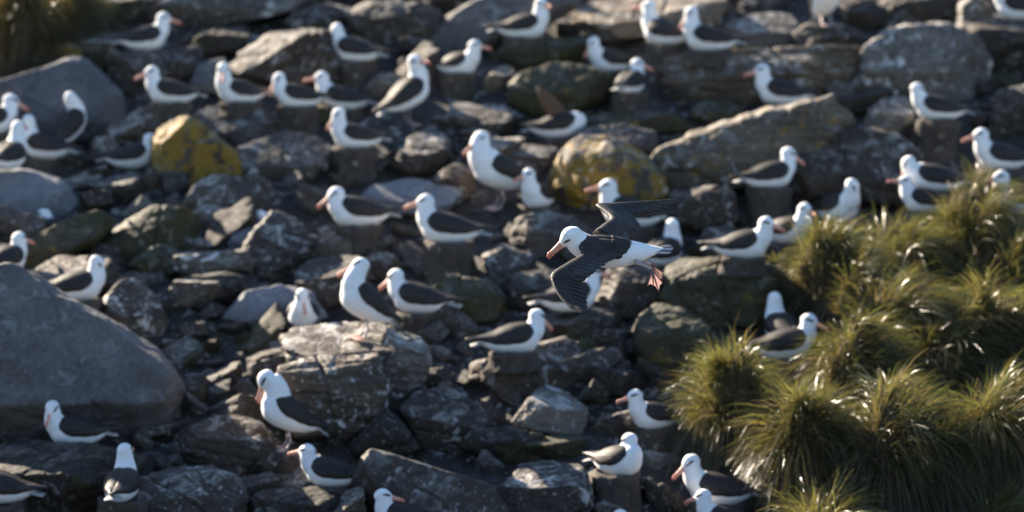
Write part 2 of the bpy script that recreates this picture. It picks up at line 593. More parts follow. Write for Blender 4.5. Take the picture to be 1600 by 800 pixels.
rock('knobbly guano splashed stone standing on the overhanging boulder', 'pale',
     [(1498, 40), (1502, 6), (1522, -8), (1545, 4), (1548, 34), (1530, 48), (1505, 50)], thick=0.9, top=0.3, by=90, name='stone')
rock('upright grey stone with a bright edge near the upper side grass', 'grey',
     [(1545, 205), (1552, 150), (1570, 130), (1620, 122), (1650, 160), (1640, 215), (1560, 225)], thick=0.9, top=0.25)
rock('long low flat ledge under the albatross with a red bill tip', 'slab',
     [(1040, 100), (1056, 82), (1200, 84), (1346, 74), (1352, 130), (1290, 162), (1090, 165), (1044, 142)], thick=0.6, top=0.42, tilt=50, cut=1, step=((0, 1, 0.2), 0.12, 0.05))
rock('flat topped brown ledge at the top edge beside the upright albatross', 'slab',
     [(896, 14), (925, 2), (1080, -8), (1178, 4), (1172, 26), (1060, 62), (960, 72), (918, 66), (900, 40)], thick=0.6, top=0.4, tilt=52, cut=1, step=((0, 1, 0.2), 0.12, 0.05))
rock('bluish block behind the long flat ledge', 'pale',
     [(1130, 44), (1180, 20), (1230, 10), (1262, 30), (1262, 74), (1180, 88), (1135, 84)], thick=0.8, top=0.55, tilt=55)
rock('dark knoll under the standing white bellied albatross', 'brown',
     [(1240, 52), (1262, 38), (1310, 38), (1356, 52), (1370, 76), (1330, 96), (1262, 92), (1244, 78)], thick=0.9, top=0.3)
rock('dark brown rock wall behind the dry grass stem', 'dark',
     [(1375, 2), (1440, -18), (1510, -8), (1512, 30), (1440, 52), (1380, 46)], thick=0.8, top=0.3)
rock('dark low rock between white bellied bird and grass stem', 'dark', [(1310, 10), (1362, -2), (1384, 20), (1370, 50), (1318, 40)], thick=0.9)
rock('greenish lichened boulder above the albatross with one wing raised', 'moss',
     [(798, 135), (815, 114), (868, 95), (920, 104), (954, 118), (952, 165), (900, 186), (830, 182), (800, 166)], thick=0.8, top=0.55, tilt=54)
rock('long smooth diagonal slab running up to the top edge', 'boulder',
     [(656, 88), (672, 58), (706, 24), (760, -6), (850, -30), (905, -20), (900, 10), (770, 78), (700, 98)], thick=0.55, top=0.8, tilt=62, lean=-24, cut=1)
rock('long boulder with a lit top along the upper edge', 'pale',
     [(240, 22), (252, 2), (330, -24), (480, -36), (494, -6), (470, 14), (380, 34), (290, 52), (246, 42)], thick=0.6, top=0.6, tilt=58, cut=1)
rock('big dark brown rock with an arched pale upper rim', 'brown',
     [(352, 110), (372, 80), (420, 58), (480, 44), (522, 46), (545, 72), (562, 112), (540, 138), (440, 140), (370, 136)], thick=0.8, top=0.28, tilt=50, lean=-30)
rock('brown block behind the albatross with the smooth turned head', 'brown',
     [(542, 24), (585, 2), (660, 6), (694, 28), (690, 66), (640, 80), (560, 60)], thick=0.8, top=0.3)
rock('grey flat block in the gap above the smooth turned head bird', 'grey', [(440, 22), (500, 4), (548, 14), (545, 44), (480, 52), (446, 44)], thick=0.8, top=0.6)
rock('small pale stone with a white sunlit edge', 'pale',
     [(568, 140), (580, 124), (604, 112), (634, 122), (636, 142), (612, 160), (584, 162)], thick=0.8, top=0.4, name='stone')
rock('ridged sunlit slab above the bird resting by the yellow boulder', 'strata',
     [(138, 214), (176, 182), (250, 154), (292, 160), (288, 184), (236, 222), (160, 240)], thick=0.55, top=0.5, tilt=52, lean=-22, step=((0.32, 0.9, 0.3), 0.11, 0.06), cut=1)
rock('guano whitened stone at the end of the ridged sunlit slab', 'strata', [(140, 240), (148, 216), (176, 212), (188, 232), (178, 258), (150, 260)], thick=0.8, top=0.5, name='stone')
rock('grey boulder under the dark winged bird with hidden bill', 'grey',
     [(306, 176), (334, 158), (372, 154), (404, 170), (428, 200), (424, 232), (360, 240), (312, 214)], thick=0.8, top=0.6, tilt=56)
rock('broad bluish boulder right of the yellow lichen boulder', 'grey',
     [(374, 232), (410, 214), (470, 206), (512, 222), (514, 262), (470, 292), (400, 292), (372, 272)], thick=0.8, top=0.65, tilt=58)
rock('small olive arched stone below the pair of small heads', 'moss', [(456, 186), (462, 164), (490, 158), (516, 168), (520, 190), (490, 200)], thick=0.9, top=0.3, name='stone')
rock('small dark stone with a pale rim under the olive stone', 'brown', [(412, 206), (420, 182), (446, 178), (466, 190), (464, 214), (430, 220)], thick=0.9, top=0.3, name='stone')
rock('flat grey slab in the middle of the stony gap', 'grey',
     [(270, 318), (288, 292), (340, 274), (400, 276), (432, 292), (424, 322), (360, 342), (296, 340)], thick=0.8, top=0.7, tilt=58)
rock('low sunlit plate below the flat grey slab', 'pale', [(302, 330), (340, 312), (372, 314), (376, 334), (340, 350), (306, 350)], thick=0.8, top=0.6, name='stone')
rock('sloping mossy slab hiding all but a white head', 'moss',
     [(20, 402), (60, 366), (110, 340), (152, 330), (182, 345), (176, 372), (110, 402), (46, 424)], thick=0.55, top=0.6, tilt=56, lean=-24, cut=1)
rock('large dark mossy boulder with a pale crack', 'moss',
     [(158, 378), (190, 346), (236, 324), (298, 328), (310, 352), (304, 380), (270, 402), (210, 416), (168, 404)], thick=0.8, top=0.4, tilt=45, lean=-20)
rock('dark mossy block under the large mossy boulder', 'moss', [(196, 420), (216, 392), (262, 380), (290, 400), (282, 430), (230, 440)], thick=0.9, top=0.3)
rock('log shaped pale stone on top of the dark square block', 'pale',
     [(274, 412), (278, 398), (330, 394), (386, 392), (398, 408), (394, 424), (340, 430), (280, 428)], thick=0.9, top=0.5, tilt=50, by=450, name='stone')
rock('dark square block under the log shaped stone', 'dark',
     [(286, 430), (340, 426), (386, 430), (390, 466), (340, 484), (290, 470)], thick=0.9, top=0.2)
rock('rounded dark rock that the dark backed sitting albatross rests on', 'brown',
     [(48, 424), (66, 404), (110, 394), (160, 398), (184, 420), (186, 470), (100, 490), (56, 460)], thick=0.9, top=0.4)
rock('banded boulder right below the open salmon bill', 'strata',
     [(160, 470), (186, 440), (214, 438), (250, 470), (262, 506), (250, 532), (200, 530), (166, 512)], thick=0.8, top=0.6, tilt=56, lean=20)
rock('grey stone beside the log shaped stone', 'grey', [(186, 436), (206, 424), (252, 426), (262, 440), (230, 450), (196, 450)], thick=0.9, name='stone', top=0.5)
rock('small grey stone under the dark square block', 'grey', [(236, 470), (256, 452), (288, 454), (292, 480), (262, 492), (240, 488)], thick=0.9, name='stone')
rock('rough grey block that three sides of layered stone top, upper layer', 'strata',
     [(446, 540), (450, 518), (500, 504), (570, 502), (622, 508), (640, 530), (634, 562), (540, 580), (460, 576)], thick=0.9, top=0.62, tilt=50, step=((0.1, 1, 0.15), 0.10, 0.07), by=640, cut=1)
rock('rough grey boulder carrying the layered slab and standing albatross', 'strata',
     [(434, 614), (444, 572), (500, 556), (590, 552), (602, 600), (594, 650), (540, 690), (470, 684), (442, 660)], thick=0.85, top=0.2, tilt=40, rough=0.09, by=690)
rock('rough block with a bluish side leaning on the layered boulder', 'strata',
     [(592, 540), (610, 506), (646, 502), (664, 536), (674, 566), (660, 600), (620, 628), (596, 620)], thick=0.9, top=0.3, tilt=40, lean=20, by=650)
rock('dark triangular rock at the foot of the layered boulder', 'brown', [(546, 700), (570, 668), (604, 640), (640, 668), (660, 700), (620, 722), (560, 720)], thick=0.9, top=0.3)
rock('grey boulder below the small hidden head', 'grey',
     [(378, 392), (392, 366), (426, 330), (470, 346), (488, 376), (486, 420), (440, 436), (390, 420)], thick=0.8, top=0.5, tilt=50, lean=18)
rock('pointed bluish stone on edge beside the hidden head', 'boulder', [(356, 380), (372, 340), (396, 322), (424, 332), (420, 366), (376, 396)], thick=0.8, top=0.6, tilt=52, lean=-15, name='stone')
rock('round topped grey boulder behind the front facing albatross', 'grey',
     [(458, 424), (476, 394), (512, 384), (556, 392), (578, 416), (570, 456), (520, 480), (470, 470)], thick=0.8, top=0.5)
rock('broad grey slab behind the bird that faces the camera', 'boulder', [(352, 492), (384, 456), (440, 446), (490, 460), (510, 492), (470, 522), (380, 524)], thick=0.8, top=0.65, tilt=58)
rock('lumpy stone with a lit crest under the bird with lowered head', 'pale', [(486, 400), (496, 374), (540, 366), (566, 380), (562, 404), (520, 412)], thick=0.9, top=0.3, name='stone')
rock('small lit boulder between two pink billed birds', 'grey', [(562, 420), (580, 396), (608, 394), (626, 410), (618, 436), (580, 440)], thick=0.9, top=0.3, name='stone')
rock('spotted round boulder behind the albatross looking down its bill', 'moss',
     [(652, 470), (664, 436), (704, 428), (764, 440), (790, 470), (784, 504), (720, 512), (668, 498)], thick=0.8, top=0.45)
rock('rounded boulder with guano streaks on its crown', 'brown',
     [(610, 660), (626, 616), (670, 606), (728, 622), (772, 650), (776, 686), (720, 706), (640, 704)], thick=0.8, top=0.5, tilt=52, lean=16)
rock('pyramid shaped grey stone with a bright tip', 'pale',
     [(798, 672), (822, 628), (850, 598), (876, 602), (908, 622), (922, 648), (906, 680), (850, 690)], thick=0.8, top=0.4, tilt=45, lean=8)
rock('wide brown boulder under the albatross facing away from the grass', 'brown',
     [(732, 600), (742, 566), (800, 552), (870, 530), (905, 540), (914, 572), (900, 606), (840, 626), (760, 622)], thick=0.8, top=0.4, lean=18)
rock('dark low rock under the wide brown boulder', 'dark', [(720, 700), (740, 672), (800, 668), (850, 680), (848, 716), (760, 726)], thick=0.9, top=0.3)
rock('broad brown slab at the bottom edge', 'brown',
     [(554, 752), (578, 704), (600, 698), (700, 722), (748, 738), (776, 772), (806, 806), (700, 846), (590, 836)], thick=0.7, top=0.75, tilt=60, lean=14, rough=0.045, cut=1)
rock('flat brown rock with white drip marks at the bottom edge', 'grey',
     [(776, 742), (790, 726), (860, 718), (906, 722), (920, 762), (914, 810), (850, 830), (792, 800)], thick=0.8, top=0.35)
rock('angular flat boulder in front of the albatross seen from behind', 'grey',
     [(180, 790), (196, 758), (240, 744), (320, 733), (366, 742), (384, 764), (384, 820), (280, 842), (192, 824)], thick=0.8, top=0.35, tilt=48)
rock('broad dark rock above the angular flat boulder', 'brown',
     [(262, 708), (282, 674), (330, 650), (400, 660), (440, 700), (420, 740), (330, 744), (276, 732)], thick=0.8, top=0.35)
rock('dark stone pedestal in front of the bottom edge pair', 'dark', [(386, 790), (402, 768), (470, 762), (524, 770), (548, 800), (500, 830), (400, 826)], thick=0.9, top=0.3)
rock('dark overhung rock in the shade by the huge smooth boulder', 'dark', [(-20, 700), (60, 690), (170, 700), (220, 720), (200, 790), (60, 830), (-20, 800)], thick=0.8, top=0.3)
rock('narrow dark stone wedged by the huge smooth boulder', 'dark', [(276, 620), (288, 588), (312, 578), (324, 604), (316, 640), (290, 650)], thick=0.9, name='stone')
rock('round mossy mound rock under the tussock edge', 'moss',
     [(1026, 460), (1036, 424), (1076, 404), (1150, 402), (1206, 416), (1228, 456), (1210, 500), (1120, 512), (1044, 498)], thick=0.8, top=0.3, rough=0.1)
rock('pale sided boulder tucked under the mossy mound rock', 'moss',
     [(990, 540), (1000, 500), (1022, 478), (1066, 484), (1108, 510), (1112, 560), (1060, 600), (1006, 590)], thick=0.8, top=0.3)
rock('long dark boulder behind the flying albatross', 'grey',
     [(796, 366), (812, 340), (850, 330), (896, 344), (930, 372), (920, 410), (850, 416), (806, 400)], thick=0.8, top=0.4)
rock('dark brown boulder under the half hidden bird by the wing', 'dark', [(840, 520), (852, 488), (910, 480), (960, 492), (972, 524), (930, 552), (860, 548)], thick=0.9, top=0.3)
rock('wide dusky boulder right of the albatross with bowed bill', 'brown',
     [(1232, 262), (1262, 226), (1330, 204), (1400, 212), (1440, 240), (1446, 286), (1400, 330), (1290, 336), (1240, 310)], thick=0.8, top=0.6, tilt=58)
rock('stained upright stone beside the nest on the upper side', 'pale', [(1352, 206), (1360, 170), (1386, 152), (1420, 156), (1428, 196), (1410, 226), (1366, 226)], thick=0.9, top=0.35, name='stone')
rock('low green stone under the ledge', 'moss', [(1076, 184), (1092, 162), (1126, 152), (1164, 166), (1170, 188), (1120, 200)], thick=0.8, top=0.5, name='stone')
rock('long flat green stone left of the tilted slab', 'moss', [(906, 190), (930, 178), (1000, 172), (1080, 184), (1090, 202), (1020, 214), (930, 208)], thick=0.6, top=0.4)
rock('grey flat rock behind the lichen spotted boulder', 'grey', [(884, 226), (910, 200), (974, 194), (1020, 206), (1024, 238), (960, 250)], thick=0.8, top=0.6)
rock('shaded ledge stone under the bird with lifted white rump', 'moss', [(762, 90), (800, 64), (880, 58), (920, 60), (922, 92), (860, 112), (790, 112)], thick=0.7, top=0.35)
rock('diagonal ochre stone next to the nest of the pale winged bird', 'slab', [(752, 138), (772, 108), (800, 94), (806, 114), (790, 140), (764, 152)], thick=0.8, top=0.4, name='stone')
rock('sloping grey rock below the standing slender albatross', 'grey', [(620, 252), (640, 214), (672, 196), (700, 216), (706, 250), (660, 270)], thick=0.8, top=0.45)
rock('bluish rock between two standing birds', 'grey', [(690, 196), (708, 166), (760, 146), (796, 154), (806, 184), (780, 210), (710, 214)], thick=0.8, top=0.6)
rock('round brown boulder with an arched lit rim above the standing pale bird', 'brown', [(612, 262), (626, 236), (660, 226), (694, 240), (696, 270), (640, 282)], thick=0.9, top=0.3)
rock('grey rubble rock behind the pale bird by the spotted boulder', 'grey', [(786, 260), (800, 228), (836, 212), (868, 222), (870, 262), (820, 280)], thick=0.8, top=0.5)
rock('bluish flat boulder left of the standing pale bird', 'boulder', [(560, 316), (584, 290), (640, 276), (700, 282), (722, 306), (690, 336), (600, 340)], thick=0.8, top=0.65, tilt=58)
rock('arched brown boulder left of the standing pale bird', 'brown', [(676, 300), (684, 272), (708, 256), (740, 268), (744, 300), (710, 318)], thick=0.9, top=0.35, name='stone')
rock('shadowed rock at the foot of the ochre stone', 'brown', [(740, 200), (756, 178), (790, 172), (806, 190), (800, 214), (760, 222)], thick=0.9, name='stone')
rock('dark bank rock behind the bluish peaked boulder', 'dark', [(110, 40), (150, -10), (250, -20), (246, 40), (200, 60), (130, 90)], thick=0.8, top=0.2, dz=0.6)
rock('ochre stained stone on top of the peaked boulder', 'lichen', [(50, 106), (62, 76), (96, 62), (126, 72), (130, 94), (100, 108)], thick=0.8, top=0.3, name='stone')
rock('long lit ridge stone by the bird near the grassy bank', 'pale', [(112, 92), (120, 66), (160, 42), (190, 40), (196, 62), (160, 92), (130, 100)], thick=0.7, top=0.45)
rock('square brown block below the bird near the grassy bank', 'brown', [(196, 112), (206, 78), (256, 76), (268, 96), (262, 122), (220, 128)], thick=0.9, top=0.2)
rock('brown wedge between the two dark backed birds', 'brown', [(256, 116), (272, 80), (300, 72), (312, 96), (300, 128), (270, 136)], thick=0.9, top=0.4)
rock('grey block under the arched dark rock', 'boulder', [(296, 130), (310, 98), (350, 90), (362, 116), (350, 146), (312, 150)], thick=0.8, top=0.6)
rock('dark round rock under the long lit boulder', 'dark', [(300, 80), (310, 48), (350, 38), (386, 50), (382, 82), (340, 96)], thick=0.8, top=0.3)
rock('bluish stone beside the dark round rock', 'grey', [(362, 78), (372, 52), (408, 40), (430, 50), (420, 74), (380, 90)], thick=0.8, top=0.6, name='stone')
rock('dark stone under the albatross mantled in mud at centre', 'brown', [(936, 560), (950, 556), (984, 564), (990, 596), (960, 612), (938, 590)], thick=0.9, top=0.3, name='stone')
rock('grey stone showing under the tail of the wide winged sitter', 'grey', [(756, 402), (790, 386), (830, 398), (840, 430), (800, 450), (764, 440)], thick=0.8, top=0.5, name='stone')
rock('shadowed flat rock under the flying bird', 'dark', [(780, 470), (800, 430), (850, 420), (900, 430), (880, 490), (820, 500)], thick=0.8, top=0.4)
rock('shaded boulder behind the webbed feet of the flying bird', 'brown', [(930, 470), (950, 424), (1010, 414), (1040, 440), (1024, 490), (960, 500)], thick=0.8, top=0.3)
rock('dark boulder right of the lichen spotted boulder', 'brown', [(1030, 350), (1050, 310), (1110, 290), (1150, 310), (1154, 350), (1090, 372)], thick=0.8, top=0.3)
rock('arched grey stone above the brown winged sitter', 'grey', [(1086, 384), (1104, 358), (1142, 352), (1160, 374), (1150, 400), (1104, 404)], thick=0.8, top=0.4, name='stone')

# ------------------------------------------------------------------ albatrosses
def prof(x):
    """cross section of the sitting body at station x: centre height, half width, half height"""
    X = [-0.40, -0.34, -0.26, -0.16, -0.04, 0.06, 0.13, 0.19, 0.235, 0.255]
    CZ = [0.138, 0.134, 0.130, 0.134, 0.146, 0.153, 0.161, 0.173, 0.186, 0.191]
    RY = [0.020, 0.050, 0.092, 0.132, 0.153, 0.156, 0.146, 0.119, 0.076, 0.015]
    RZ = [0.014, 0.036, 0.076, 0.117, 0.142, 0.151, 0.149, 0.127, 0.084, 0.015]
    return np.interp(x, X, CZ), np.interp(x, X, RY), np.interp(x, X, RZ)


def squeeze(vs, k=0.83):
    return [(v[0] * k if v[0] < 0 else v[0], v[1], v[2]) for v in vs]


class Geo:
    def __init__(self):
        self.v, self.f = [], []

    def rings(self, rings, cap=True, closed=True):
        n0 = len(self.v)
        m = len(rings[0])
        for r in rings:
            self.v += [tuple(p) for p in r]
        for i in range(len(rings) - 1):
            for j in range(m if closed else m - 1):
                a, b = n0 + i * m + j, n0 + i * m + (j + 1) % m
                self.f.append((a, b, b + m, a + m))
        if cap:
            self.f.append(tuple(n0 + j for j in range(m))[::-1])
            e = n0 + (len(rings) - 1) * m
            self.f.append(tuple(e + j for j in range(m)))

    def tube(self, pts, ry, rz=None, m=14, up=(0, 0, 1)):
        """a tube through PTS with half width ry and half height rz at each point"""
        rz = rz or ry
        P = [Vector(p) for p in pts]
        rings = []
        for i, p in enumerate(P):
            t = (P[min(i + 1, len(P) - 1)] - P[max(i - 1, 0)]).normalized()
            u = Vector(up)
            s = u.cross(t)
            if s.length < 1e-3:
                s = Vector((0, 1, 0)).cross(t) if abs(t.y) < 0.9 else Vector((1, 0, 0)).cross(t)
            s.normalize()
            u2 = t.cross(s).normalized()
            rings.append([p + s * (ry[i] * math.cos(a)) + u2 * (rz[i] * math.sin(a)) for a in [2 * math.pi * j / m for j in range(m)]])
        self.rings(rings)

    def obj(self, name, mat, parent=None, smooth=True):
        return mesh_obj(name, self.v, self.f, mat, parent, smooth)

    def mesh(self, name, mat, smooth=True):
        me = bpy.data.meshes.new(name)
        me.from_pydata([tuple(map(float, v)) for v in self.v], [], self.f)
        me.materials.append(mat)
        if smooth:
            me.polygons.foreach_set('use_smooth', [True] * len(me.polygons))
        return me


PENDING = []


def raw_body(head, yaw, pitch, neck_r=1.0, arch=False):
    """plumage of body, neck and head as overlapping closed pieces; fused into one skin later"""
    g = Geo()
    xs = np.concatenate([np.linspace(-0.40, -0.30, 4), np.linspace(-0.25, 0.15, 9), [0.19, 0.22, 0.243, 0.255]])
    rings = []
    for x in xs:
        cz, ry, rz = prof(x)
        rings.append([(x, ry * math.cos(a), cz + rz * math.sin(a) * (0.92 if math.sin(a) < 0 else 1)) for a in [2 * math.pi * j / 18 for j in range(18)]])
    g.rings(rings)
    g.v = squeeze(g.v)
    H = Vector(head)
    b0 = Vector((0.10, 0, 0.185))
    b1 = Vector((0.235, 0, 0.235 + 0.25 * max(0, H.z - 0.3)))
    b2 = H + Vector((-0.02, 0, -0.10)) if H.z > 0.3 else H + Vector((0.02, 0, -0.02))
    if arch:
        b1, b2 = Vector((0.17, 0, 0.32)), Vector((0.225, 0, 0.40))
    pts, rr = [], []
    for i in range(9):
        t = i / 8
        p = (1 - t) ** 3 * b0 + 3 * (1 - t) ** 2 * t * b1 + 3 * (1 - t) * t * t * b2 + t ** 3 * H
        pts.append(p)
        rr.append(np.interp(t, [0, 0.35, 0.7, 1], [0.128, 0.110, 0.084, 0.071]) * neck_r)
    g.tube(pts, rr, m=14, up=(0.0, 0, 1) if abs(H.z - b0.z) < 0.1 else (-1, 0, 0.01))
    Hm = Matrix.Translation(H) @ Matrix.Rotation(yaw, 4, 'Z') @ Matrix.Rotation(-pitch, 4, 'Y') @ Matrix.Scale(1.24, 4)
    xs = [-0.070, -0.058, -0.03, 0.0, 0.03, 0.052, 0.070, 0.078]
    ry = [0.008, 0.034, 0.053, 0.057, 0.047, 0.033, 0.020, 0.006]
    rz = [0.008, 0.032, 0.052, 0.058, 0.050, 0.037, 0.025, 0.008]
    cz = [0.0, 0.0, 0.002, 0.004, 0.003, -0.002, -0.008, -0.010]
    g.rings([[Hm @ Vector((x, ry[i] * math.cos(a), cz[i] + rz[i] * math.sin(a))) for a in [2 * math.pi * j / 14 for j in range(14)]] for i, x in enumerate(xs)])
    return g, Hm


def fuse(o, voxel, it=6, fac=0.5):
    rm = o.modifiers.new('fuse', 'REMESH')
    rm.mode = 'VOXEL'
    rm.voxel_size = voxel
    rm.use_smooth_shade = True
    sm = o.modifiers.new('smooth', 'SMOOTH')
    sm.factor = fac
    sm.iterations = it
    PENDING.append(o)


def shell(xs, pmin, pmax, off, side, prof=prof, nphi=9, tipx=None):
    """a feather coat lying on the body from angle pmin to pmax (degrees down from the spine) at each station"""
    g = Geo()
    outer, inner = [], []
    for i, x in enumerate(xs):
        cz, ry, rz = prof(x)
        ro, ri = [], []
        for j in range(nphi):
            t = j / (nphi - 1)
            a = R(pmin[i] + (pmax[i] - pmin[i]) * t)
            o_ = off[i] * (0.35 + 0.65 * math.sin(math.pi * min(1, max(0, t * 0.92 + 0.06))))
            ro.append((x, side * (ry + o_) * math.sin(a), cz + (rz + o_) * math.cos(a)))
            ri.append((x, side * max(ry - 0.012, 0.002) * math.sin(a), cz + max(rz - 0.012, 0.002) * math.cos(a)))
        outer.append(ro)
        inner.append(ri)
    rings = [o_ + i_[::-1] for o_, i_ in zip(outer, inner)]
    if side < 0:
        rings = [r[::-1] for r in rings]
    g.rings(rings[::-1])
    return g


def wprof(x):
    if x > -0.24:
        cz, ry, rz = prof(x)
        return cz, ry, rz
    X = [-0.52, -0.44, -0.36, -0.30, -0.24]
    c0, y0, z0 = prof(-0.24)
    return np.interp(x, X, [0.155, 0.153, 0.148, 0.140, c0]), np.interp(x, X, [0.012, 0.034, 0.060, 0.083, y0]), np.interp(x, X, [0.010, 0.026, 0.046, 0.066, z0])


WX = [0.185, 0.165, 0.14, 0.10, 0.05, -0.02, -0.09, -0.16, -0.22, -0.28, -0.33, -0.39, -0.44, -0.48]
WMIN = [38, 22, 10, 2, 0, 0, 0, 0, 0, 0, 0, 0, 0, 0]
WMAX = [56, 72, 82, 90, 94, 93, 95, 91, 92, 87, 86, 80, 74, 64]
WOFF = [0.004, 0.012, 0.018, 0.022, 0.024, 0.025, 0.024, 0.022, 0.020, 0.017, 0.014, 0.012, 0.009, 0.004]
def short(g):
    g.v = squeeze(g.v)
    return g


WING_ME = {s: short(shell(WX, WMIN, WMAX, WOFF, s, wprof)).mesh('wing', M['wing']) for s in (1, -1)}
# folded primaries: a darker pointed bundle beyond the coverts
PX = [-0.18, -0.25, -0.32, -0.38, -0.44, -0.50, -0.545]


def pprof(x):
    q = [-0.545, -0.44, -0.28, -0.18]
    return np.interp(x, q, [0.165, 0.157, 0.146, 0.140]), np.interp(x, q, [0.006, 0.034, 0.088, 0.118]), np.interp(x, q, [0.006, 0.028, 0.072, 0.108])


PRIM_ME = {s: short(shell(PX, [52, 44, 34, 24, 12, 4, 0], [92, 90, 86, 80, 74, 66, 60], [0.012, 0.016, 0.016, 0.014, 0.012, 0.009, 0.004], s, pprof, 6)).mesh('primary_feathers', M['quill']) for s in (1, -1)}


def make_tail():
    g = Geo()
    xs = [-0.31, -0.36, -0.42, -0.475, -0.49]
    w = [0.045, 0.066, 0.080, 0.078, 0.055]
    z = [0.130, 0.122, 0.112, 0.104, 0.102]
    g.rings([[(x, wi * c, zi + th * (1 - abs(c)) * 0.5 * s + 0.012 * (1 - c * c)) for c, s in ((-1, 0), (-0.5, 1), (0, 1), (0.5, 1), (1, 0), (0.5, -1), (0, -1), (-0.5, -1))]
             for x, wi, zi, th in zip(xs, w, z, (0.05, 0.035, 0.022, 0.012, 0.006))])
    return short(g).mesh('tail', M['tail'])


def bill_parts(scale=1.0):
    g = Geo()
    xs = [0.052, 0.075, 0.100, 0.125, 0.142]
    g.tube([(x, 0, z) for x, z in zip(xs, (-0.008, -0.012, -0.017, -0.022, -0.026))], [0.0165, 0.0150, 0.0120, 0.0100, 0.0095], [0.0245, 0.0205, 0.0165, 0.0150, 0.0150], m=12)
    t = Geo()
    t.tube([(x, 0, z) for x, z in ((0.138, -0.026), (0.152, -0.029), (0.162, -0.036), (0.166, -0.046), (0.163, -0.054))], [0.0102, 0.0105, 0.009, 0.006, 0.002], [0.0160, 0.0165, 0.0120, 0.007, 0.002], m=10)
    return g.mesh('bill', M['bill']), t.mesh('bill_tip', M['billtip'])


def brow_mesh(s):
    """dark eye with the smudge of a brow drawn along the head"""
    g = Geo()
    xs = [-0.012, 0.0, 0.014, 0.028, 0.044, 0.056]
    yy = [0.0555, 0.0565, 0.0525, 0.0465, 0.0385, 0.031]
    zz = [0.020, 0.021, 0.020, 0.017, 0.012, 0.008]
    hh = [0.002, 0.006, 0.009, 0.0105, 0.008, 0.002]
    g.tube([(x, s * y * 0.95, z) for x, y, z in zip(xs, yy, zz)], [0.003, 0.005, 0.006, 0.006, 0.005, 0.002], hh, m=8)
    return g.mesh('eye', M['eye'])


TAIL_ME = make_tail()
BILL_ME, TIP_ME = bill_parts()
EYE_ME = {s: brow_mesh(s) for s in (1, -1)}


def leg_mesh(h, s):
    g = Geo()
    y = 0.055 * s
    g.tube([(-0.01, y * 0.9, h + 0.06), (-0.035, y, h * 0.55), (0.0, y, 0.02), (0.012, y, 0.008)], [0.020, 0.010, 0.009, 0.012], m=10)
    return g.mesh('leg', M['leg'])


def foot_mesh(s):
    g = Geo()
    y = 0.055 * s
    n = len(g.v)
    fan = [(-0.012, 0), (0.085, -0.055), (0.075, -0.03), (0.105, 0.0), (0.078, 0.03), (0.085, 0.055)]
    g.v += [(a, y + b, 0.012 if i == 0 else 0.004) for i, (a, b) in enumerate(fan)] + [(a, y + b, -0.004) for a, b in fan]
    for i in range(1, 5):
        g.f += [(n, n + i, n + i + 1), (n + 6, n + 6 + i + 1, n + 6 + i), (n + i, n + 6 + i, n + 7 + i, n + 1 + i)]
    g.f += [(n, n + 6, n + 7, n + 1), (n, n + 5, n + 11, n + 6)]
    for a, b in ((0.085, -0.055), (0.105, 0), (0.085, 0.055)):
        g.tube([(-0.005, y, 0.014), (a * 0.55, y + b * 0.55, 0.011), (a, y + b, 0.004)], [0.008, 0.006, 0.003], m=6)
    return g.mesh('foot', M['web'])


LEG_ME = {s: leg_mesh(0.15, s) for s in (1, -1)}
FOOT_ME = {s: foot_mesh(s) for s in (1, -1)}

POSES = {                                    # head centre, yaw and pitch of the head (degrees)
    'up': ((0.215, 0, 0.435), 0, 0),
    'mid': ((0.225, 0, 0.385), 0, -4),
    'low': ((0.235, 0, 0.340), 0, -10),
    'down': ((0.250, 0, 0.385), 0, -42),
    'bow': ((0.300, 0, 0.300), 0, -60),
    'tuck': ((0.215, 0, 0.37), 0, -65),
    'cam': ((0.215, 0, 0.385), 0, -15),
    'breast': ((0.285, 0, 0.265), 0, -95),
    'arch': ((0.285, 0, 0.355), 0, -78),
    'back': ((0.10, 0.05, 0.360), 150, -30),
    'backr': ((0.10, -0.05, 0.360), -150, -30),
    'curl': ((0.225, 0.06, 0.235), 125, -35),
    'curlr': ((0.225, -0.06, 0.235), -125, -35),
}
BIRDS = []
ALBGROUP = 'black browed albatrosses of the colony'


